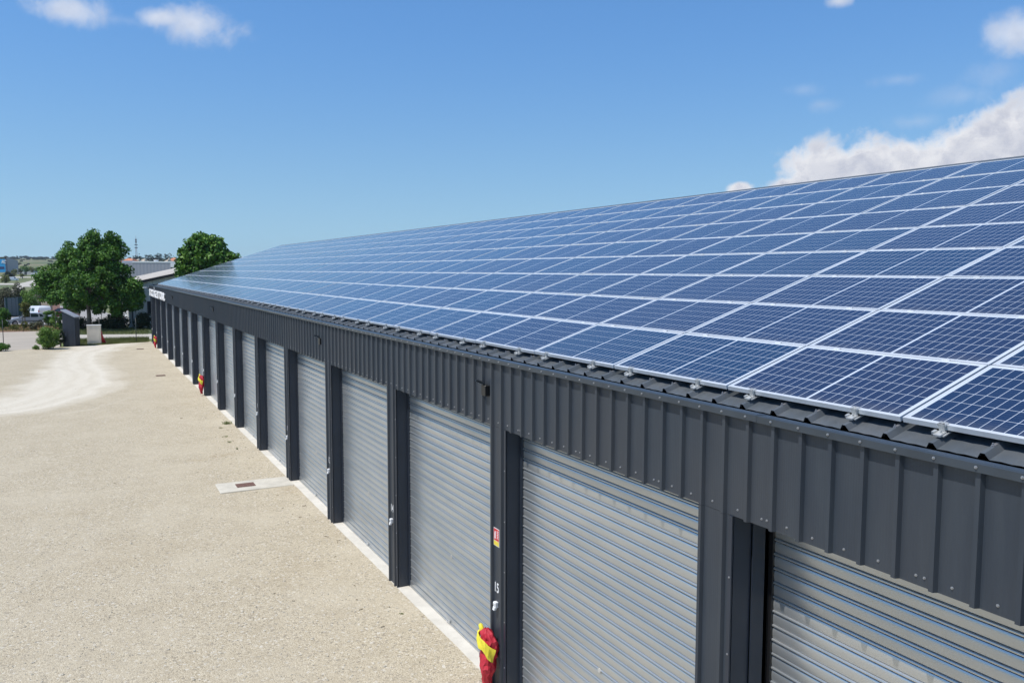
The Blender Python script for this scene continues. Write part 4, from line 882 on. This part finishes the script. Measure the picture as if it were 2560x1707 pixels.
# houses with orange roofs
ORG=mat('orange_roof_tiles',(.55,.22,.12),.85,var=.2,vs=1.5); STU=mat('cream_stucco',(.68,.62,.52),.9,var=.06); PALER=mat('pale_roof_tiles',(.50,.42,.32),.85,var=.15,vs=1)
def house(u,vtop,vb,w,r,roofm,label,seed=0,d=9):
    p=P(u,vb,r); g=hgt(p.x,p.y); top=P(u,vtop,r).z-g; wm=w*SC(r); e=empty('house',(p.x,p.y,g),-toward); tag(e,label,'house')
    he=top-1.7; m=MB(); m.box(-wm/2,wm/2,0,d,-1,he); m.build('wall',STU,e)
    m=MB(); o=.5
    m.quad([(-wm/2-o,-o,he-.1),(wm/2+o,-o,he-.1),(wm/2-1,d/2,top),(-wm/2+1,d/2,top)]); m.quad([(wm/2+o,d+o,he-.1),(-wm/2-o,d+o,he-.1),(-wm/2+1,d/2,top),(wm/2-1,d/2,top)])
    m.quad([(-wm/2-o,d+o,he-.1),(-wm/2-o,-o,he-.1),(-wm/2+1,d/2,top)]); m.quad([(wm/2+o,-o,he-.1),(wm/2+o,d+o,he-.1),(wm/2-1,d/2,top)]); m.quad([(-wm/2-o,-o,he-.11),(-wm/2-o,d+o,he-.11),(wm/2+o,d+o,he-.11),(wm/2+o,-o,he-.11)]); m.build('roof',roofm,e)
    for k in range(2): 
        m=MB(); x=wm*(-.25+.5*k); m.box(x-.6,x+.6,-.03,.05,he-2.2,he-1.0); m.build('window',GLASS,e)
    m=MB(); m.box(wm*.2,wm*.2+.6,d*.35,d*.5,top-.8,top+.35); m.build('chimney',STU,e)
house(317,645.5,656,24,440,ORG,'cream house with an orange roof between the large tree and mast')
house(336,648,656,12,460,PALER,'pale small house below the mast')
house(352,647.5,656,13,470,PALER,'low house with a pale roof behind the grey hall parapet')
house(428,644,654,16,440,ORG,'white house with a bright orange red roof beside the round tree')
house(413,646.5,654,7,430,PALER,'small white gabled house left of the bright orange roof')
# lattice mast
r=900; p=P(341.5,650,r); g=hgt(p.x,p.y); top=P(341.5,589,r).z-g; e=empty('radio_mast',(p.x,p.y,g)); tag(e,'tall thin red and white lattice radio mast on the skyline','mast')
MR=mat('mast_grey',(.22,.20,.21),.6); MR2=mat('mast_red',(.35,.10,.09),.6)
for i in range(6):
    z0,z1=top*.62*i/6,top*.62*(i+1)/6; w0,w1=1.0-.10*i,1.0-.10*(i+1); m=MB()
    for sx,sy in ((-1,-1),(1,-1),(1,1),(-1,1)): m.tube([(sx*w0,sy*w0,z0),(sx*w1,sy*w1,z1)],.13,5)
    for k in range(3):
        za,zb=z0+(z1-z0)*k/3,z0+(z1-z0)*(k+1)/3
        for s in (-1,1): m.tube([(-w0,s*w0,za),(w0,s*w0,zb)],.08,4); m.tube([(s*w0,w0,za),(s*w0,-w0,zb)],.08,4)
    m.build('mast_section',MR if i%2 else MR2,e)
m=MB(); m.tube([(0,0,top*.62),(0,0,top)],[.38,.10],6); m.build('tip',MR,e)
for z in (.55,.66,.76,.84):
    m=MB(); m.box(-1.5,1.5,-.4,.4,top*z-.5,top*z+.5) if z<.7 else m.box(-.9,.9,-.3,.3,top*z-.9,top*z+.9); m.build('antenna',MR,e)
# blue fronted building far left
r=430; a=P(-70,647.5,r); b_=P(16.2,647.5,r); c=P(45.2,652,r+26); gz=hgt(b_.x,b_.y); zt=b_.z
e=empty('blue_building',(b_.x,b_.y,0),-toward); tag(e,'building with a bright blue front and grey side wall at the left edge','building')
BLU=mat('bright_blue_cladding',(.012,.30,.60),.5,var=.05); GRW=mat('grey_side_wall',(.40,.38,.40),.7,build=b_wclad((.42,.40,.42),(.36,.34,.37),1.2))
Rb=Matrix.Rotation(toward,3,'Z'); lc=Rb@Vector((c.x-b_.x,c.y-b_.y,0)); la=Rb@Vector((a.x-b_.x,a.y-b_.y,0)); bz=gz-2
zf=P(10,679.5,r).z
m=MB(); m.quad([(la.x,la.y,zf),(-.7,0,zf),(-.7,0,zt),(la.x,la.y,zt)]); m.quad([(la.x,la.y+.4,zt),(-.7,.4,zt),(-.7,0,zt),(la.x,la.y,zt)]); m.quad([(la.x,la.y,bz),(-.7,.05,bz),(-.7,.05,zf),(la.x,la.y,zf)]); m.build('front',BLU,e)
m=MB(); m.box(-.7,0,-.1,.5,bz,zt+.1); m.build('corner_pier',mat('slate_pier',(.07,.09,.14),.6),e)
hs=P(17,643.5,r).z; he_=c.z
m=MB(); m.quad([(0,0,bz),(lc.x,lc.y,bz),(lc.x,lc.y,he_),(0,0,hs)]); m.quad([(lc.x,lc.y,bz),(lc.x-14,lc.y+10,bz),(lc.x-14,lc.y+10,he_),(lc.x,lc.y,he_)]); m.build('side_wall',GRW,e)
m=MB(); m.quad([(0,-.3,hs+.2),(lc.x,lc.y-.3,he_+.2),(lc.x-14,lc.y+10,he_+.2),(-14,10,hs+.2)]); m.quad([(0,-.3,hs-.25),(lc.x+.1,lc.y-.3,he_-.25),(lc.x+.1,lc.y-.3,he_+.2),(0,-.3,hs+.2)]); m.build('roof',mat('pink_grey_roof',(.42,.34,.33),.8),e)
for ch,uu in (('R',5.6),('C',11.2)):
    me=text_mesh(ch,2.3,.02,.05,.85)
    for v in me.vertices: x,y,z=v.co; v.co=(x+.25*y,z*-1,y)
    me.materials.append(LETTER); q=P(uu,655,r-.4); ql=Rb@Vector((q.x-b_.x,q.y-b_.y,0)); link('letter',me,e,(ql.x,-.15,q.z))
m=MB(); q0,q1=P(-12,666.5,r),P(9.5,672.5,r); l0=Rb@Vector((q0.x-b_.x,q0.y-b_.y,0)); l1=Rb@Vector((q1.x-b_.x,q1.y-b_.y,0)); m.box(l0.x,l1.x,-.12,-.01,q1.z,q0.z); m.build('window',mat('navy_glass',(.02,.03,.12),.2),e)
f_=.62; m=MB(); px_,py_=lc.x*f_,lc.y*f_; dv=Vector((lc.x,lc.y,0)).normalized(); zz0,zz1=P(34,673,r+14).z,P(34,668,r+14).z; m.obox((px_,py_-.06,(zz0+zz1)/2),dv*.9,(0,.05,0),(0,0,(zz1-zz0)/2)); m.build('window',GLASS,e)
# low grey sheds and carport
SHW=mat('pale_shed_wall',(.48,.47,.46),.8,var=.08)
def lowbox(name,u0,u1,v0,v1,r,mt_,label,cat,d=6,roofm=None):
    a,b=P(u0,v0,r),P(u1,v1,r); g=hgt(a.x,a.y); e=empty(name,(a.x,a.y,g),-toward); tag(e,label,cat); w=(b-a).to_2d().length; h=a.z-g
    m=MB(); m.box(0,w,0,d,-1,h); m.build('wall',mt_,e); m=MB(); m.box(-.2,w+.2,-.3,d+.2,h+.002,h+.22); m.build('roof',roofm or SHW,e)
    m=MB(); m.box(w*.3,w*.55,-.04,.02,h*.05,h*.72); m.build('door',TRIM,e); return e
lowbox('low_shed',41,50,674,684,400,SHW,'low pale grey shed attached behind the blue building','shed')
lowbox('low_shed',53,78,672.5,684,395,SHW,'long low pale grey shed left of the green field','shed')
a,b_=P(79,684,345),P(97,684,345); g=hgt(a.x,a.y); e=empty('carport',(a.x,a.y,g),-toward); tag(e,'flat white carport roof on thin posts near the road bend','carport')
w=(b_-a).to_2d().length; h=max(1.9,a.z-g); m=MB(); m.box(-.2,w+.2,-.3,5,h-.15,h+.28); m.build('roof',WHITE,e)
for x in (0,w):
    for y in (0,4.6): m=MB(); m.tube([(x,y,0),(x,y,h)],.07,6); m.build('post',TRIM,e)
# ---------------------------------------------------------------- things on the garage front
# raised white letters
me=text_mesh('STOCKAGE LITTORAL',.60,.012,.012,1.0)
xs=[v.co.x for v in me.vertices]; zs=[v.co.y for v in me.vertices]; k=11.25/(max(xs)-min(xs)); kz=.47/(max(zs)-min(zs)); cz=(max(zs)+min(zs))/2; cx_=(max(xs)+min(xs))/2
for v in me.vertices: v.co.x=(v.co.x-cx_)*k; v.co.y=(v.co.y-cz)*kz
me.transform(FACEX); me.materials.append(LETTER)
e=empty('wall_sign',(-.05,56.15,3.49)); tag(e,'long white lettered sign STOCKAGE LITTORAL on the far end of the dark fascia','sign')
gy_=sorted(v.co.y for v in me.vertices); gap=max(((b-a,(a+b)/2) for a,b in zip(gy_,gy_[1:]) if abs(a+b)<6),key=lambda q:q[0])[1]
for side in (0,1):
    bm=bmesh.new(); bm.from_mesh(me); bmesh.ops.delete(bm,geom=[v for v in bm.verts if (v.co.y<gap)==bool(side)],context='VERTS'); w_=bpy.data.meshes.new('word'); bm.to_mesh(w_); bm.free(); link('word',w_,e)
m=MB(); m.box(.008,.045,-5.7,5.7,-.16,-.12); m.box(.008,.045,-5.7,5.7,.12,.16); m.build('rail',ALU,e)
m=MB(); m.box(-.02,.03,1.5,1.56,.27,.42); m.build('bracket',WHITE,e)
# floodlights
def flood(y,label,tilt=.5):
    e=empty('floodlight',(.04,y,3.60)); tag(e,label,'floodlight','black floodlights on the dark fascia')
    m=MB(); m.box(-.075,0,-.055,.055,-.085,.045); o=m.build('housing',BLACK,e); bv=o.modifiers.new('b','BEVEL'); bv.width=.006
    m=MB(); m.tube([(-.04,0,.03),(-.075,.015,.055)],.012,6); m.build('arm',BLACK,e)
    m=MB(); m.obox((-.105,.03,.082),(.045,-.012,-.020),(.020,.050,0),(.006,0,.010)); h=m.build('lamp_head',BLACK,e)
    m=MB(); m.obox((-.108,.03,.070),(.040,-.010,-.018),(.017,.044,0),(.001,0,.002)); m.build('lens',ALUD,h)
flood(8.90,'black floodlight on the fascia above the number 15 pillar')
flood(16.58,'black floodlight on the fascia, second nearest one, above the number 13 pillar')
flood(31.6,'black floodlight on the fascia, third nearest one, half way along the garage')
flood(46.5,'black floodlight on the fascia, farthest one, right of the lettered sign')
e=empty('corner_lamp',(-.03,62.2,3.74)); tag(e,'small white lamp on a bracket at the far corner of the fascia','lamp')
m=MB(); m.tube([(.06,.2,0),(-.22,.35,.02)],.03,8); m.build('arm',BLACK,e); m=MB(); m.obox((-.26,.36,.05),(.12,0,0),(0,.08,0),(0,0,.035)); m.build('head',WHITE,e)
# fire notice on pillar 15
e=empty('fire_notice',(.027,YL(15)-.150,1.862)); tag(e,'small red and white fire extinguisher notice with a yellow base on pillar 15','notice')
m=MB(); m.box(-.004,.0,-.073,.073,-.115,.098); m.build('plate',WHITE,e)
m=MB(); m.box(-.0055,-.0042,-.066,.066,-.050,.091); r_1=m.build('red_field',mat('signal_red',(.62,.02,.03),.4),e)
m=MB(); m.box(-.0055,-.0042,-.066,.066,-.108,-.056); m.build('yellow_field',mat('signal_yellow',(.80,.62,.05),.4),e)
m=MB(); m.box(-.0066,-.0056,.018,.048,-.030,.045); m.box(-.0066,-.0056,.026,.040,.048,.062); m.box(-.0066,-.0056,.006,.022,.050,.058)
for k in range(5): m.box(-.0066,-.0056,-.055,-.012,.062-k*.020,.070-k*.020)
m.build('pictogram',LETTER,e)
# covered fire extinguishers
REDC=mat('red_cover_fabric',(.52,.022,.04),.5,0,.5,var=.12,vs=12,bump=.35,bs=14); REDC.node_tree.nodes['Principled BSDF'].inputs['Roughness'].default_value=.62; YEL=mat('yellow_fabric',(.82,.70,.05),.5,var=.08,vs=12,bump=.3,bs=14)
def exting(loc,label,seed,sc=1):
    rr=random.Random(seed); e=empty('fire_extinguisher',loc); tag(e,label,'fire extinguisher','covered fire extinguishers on the pillars'); e.scale=(sc,)*3
    zs=[.0,.03,.10,.17,.21,.28,.38,.48,.56,.63,.69,.73]; ra=[.046,.052,.055,.058,.074,.094,.105,.103,.098,.092,.072,.030]
    def body(z0,z1,k,off=0,a0=0,a1=2*math.pi,n=22):
        m=MB(); rows=[]
        for i in range(19):
            z=z0+(z1-z0)*i/18; R=float(np.interp(z,zs,ra))*k; row=[]
            for j in range(n+1):
                a=a0+(a1-a0)*j/n; R=float(np.interp(z,zs,ra))*k*1.0; fold=lambda s_,o_:abs(mn.noise(Vector((math.cos(a)*s_,math.sin(a)*s_+o_+seed,z*s_*5)))); f=.92+.12*math.sin(3*a+z*7+seed)+.50*fold(1.3,0)+.40*fold(2.6,5)-.10*abs(math.sin(2.5*a+z*9)); row.append(len(m.v))
                m.v.append((-.092+math.cos(a)*R*f*.9-.02*math.sin(z*9),math.sin(a)*R*f*1.05+.04*(z-.3)+.012*math.sin(z*20),z+.010*math.sin(5*a)))
            rows.append(row)
        for A,Bq in zip(rows,rows[1:]):
            for j in range(n):
                if (j+len(m.f))%2: m.f+=[(A[j],A[j+1],Bq[j+1]),(A[j],Bq[j+1],Bq[j])]
                else: m.f+=[(A[j],A[j+1],Bq[j]),(A[j+1],Bq[j+1],Bq[j])]
                m.sm+=[False,False]
        m.f.append(tuple(rows[0][:-1])[::-1]); m.sm.append(False); m.f.append(tuple(rows[-1][:-1])); m.sm.append(False)
        return m
    body(0,.73,1).build('cover',REDC,e)
    m=MB(); rows=[]                       # yellow flap over the top front
    for i in range(12):
        t=i/11; row=[]
        for j in range(9):
            s=j/8; a=math.radians(200+ (s-.5)*150); z=.72-.20*s**1.3-t*(.10+.07*s)+.012*math.sin(s*14); R=float(np.interp(min(z,.73),zs,ra))*1.06+.012; f=1.10+.12*math.sin(3*a+z*7+seed)+.10*math.sin(7*a+z*22)
            row.append(len(m.v)); m.v.append((-.092+math.cos(a)*R*f*.95-.02*math.sin(z*9),math.sin(a)*R*f*1.08+.04*(z-.3)+.012*math.sin(z*20),z))
        rows.append(row)
    for A,Bq in zip(rows,rows[1:]):
        for j in range(8): m.f.append((A[j],A[j+1],Bq[j+1],Bq[j])); m.sm.append(False)
    o=m.build('yellow_flap',YEL,e); so=o.modifiers.new('s','SOLIDIFY'); so.thickness=.004
    m=MB(); m.tube([(-.11,.04,.64),(-.135,.075,.72),(-.145,.095,.765),(-.15,.10,.775)],[.030,.030,.026,.012],9); m.build('yellow_tip',YEL,e)
    m=MB(); m.obox((-.176,.045,.50),(.006,.0,0),(.01,.022,.0),(0,0,.045)); m.obox((-.172,.055,.42),(.006,0,0),(.01,.015,0),(0,0,.03)); m.build('white_print',LETTER,e)
    m=MB(); m.box(-.05,.03,-.02,.02,.40,.60); m.build('hook',BLACK,e)
    m=MB(); m.tube([(-.093,.0,.212),(-.093,.0,.224)],.069,16); m.build('strap',REDC,e)
exting((0,YL(15)-.15,.02),'red fire extinguisher cover with yellow top on pillar 15, the nearest one',1)
exting((0,YL(8)-.15,.10),'red fire extinguisher cover with yellow top on pillar 8, the middle one',2)
exting((0,YL(2)-.12,.06),'red fire extinguisher cover with yellow top near the far end of the garage',5)
# ---------------------------------------------------------------- air
m=MB(); m.box(-3050,3050,-1200,3050,-1.2,75); hz=m.mesh('haze',[])
hm=bpy.data.materials.new('air'); hm.use_nodes=True; t=hm.node_tree; t.nodes.clear(); pv=N(t,'ShaderNodeVolumePrincipled'); pv.inputs['Color'].default_value=(.80,.89,1,1); pv.inputs['Density'].default_value=.00014; pv.inputs['Anisotropy'].default_value=.3
t.links.new(pv.outputs[0],N(t,'ShaderNodeOutputMaterial').inputs['Volume']); hz.materials.append(hm); tag(link('haze',hz),kind='stuff')
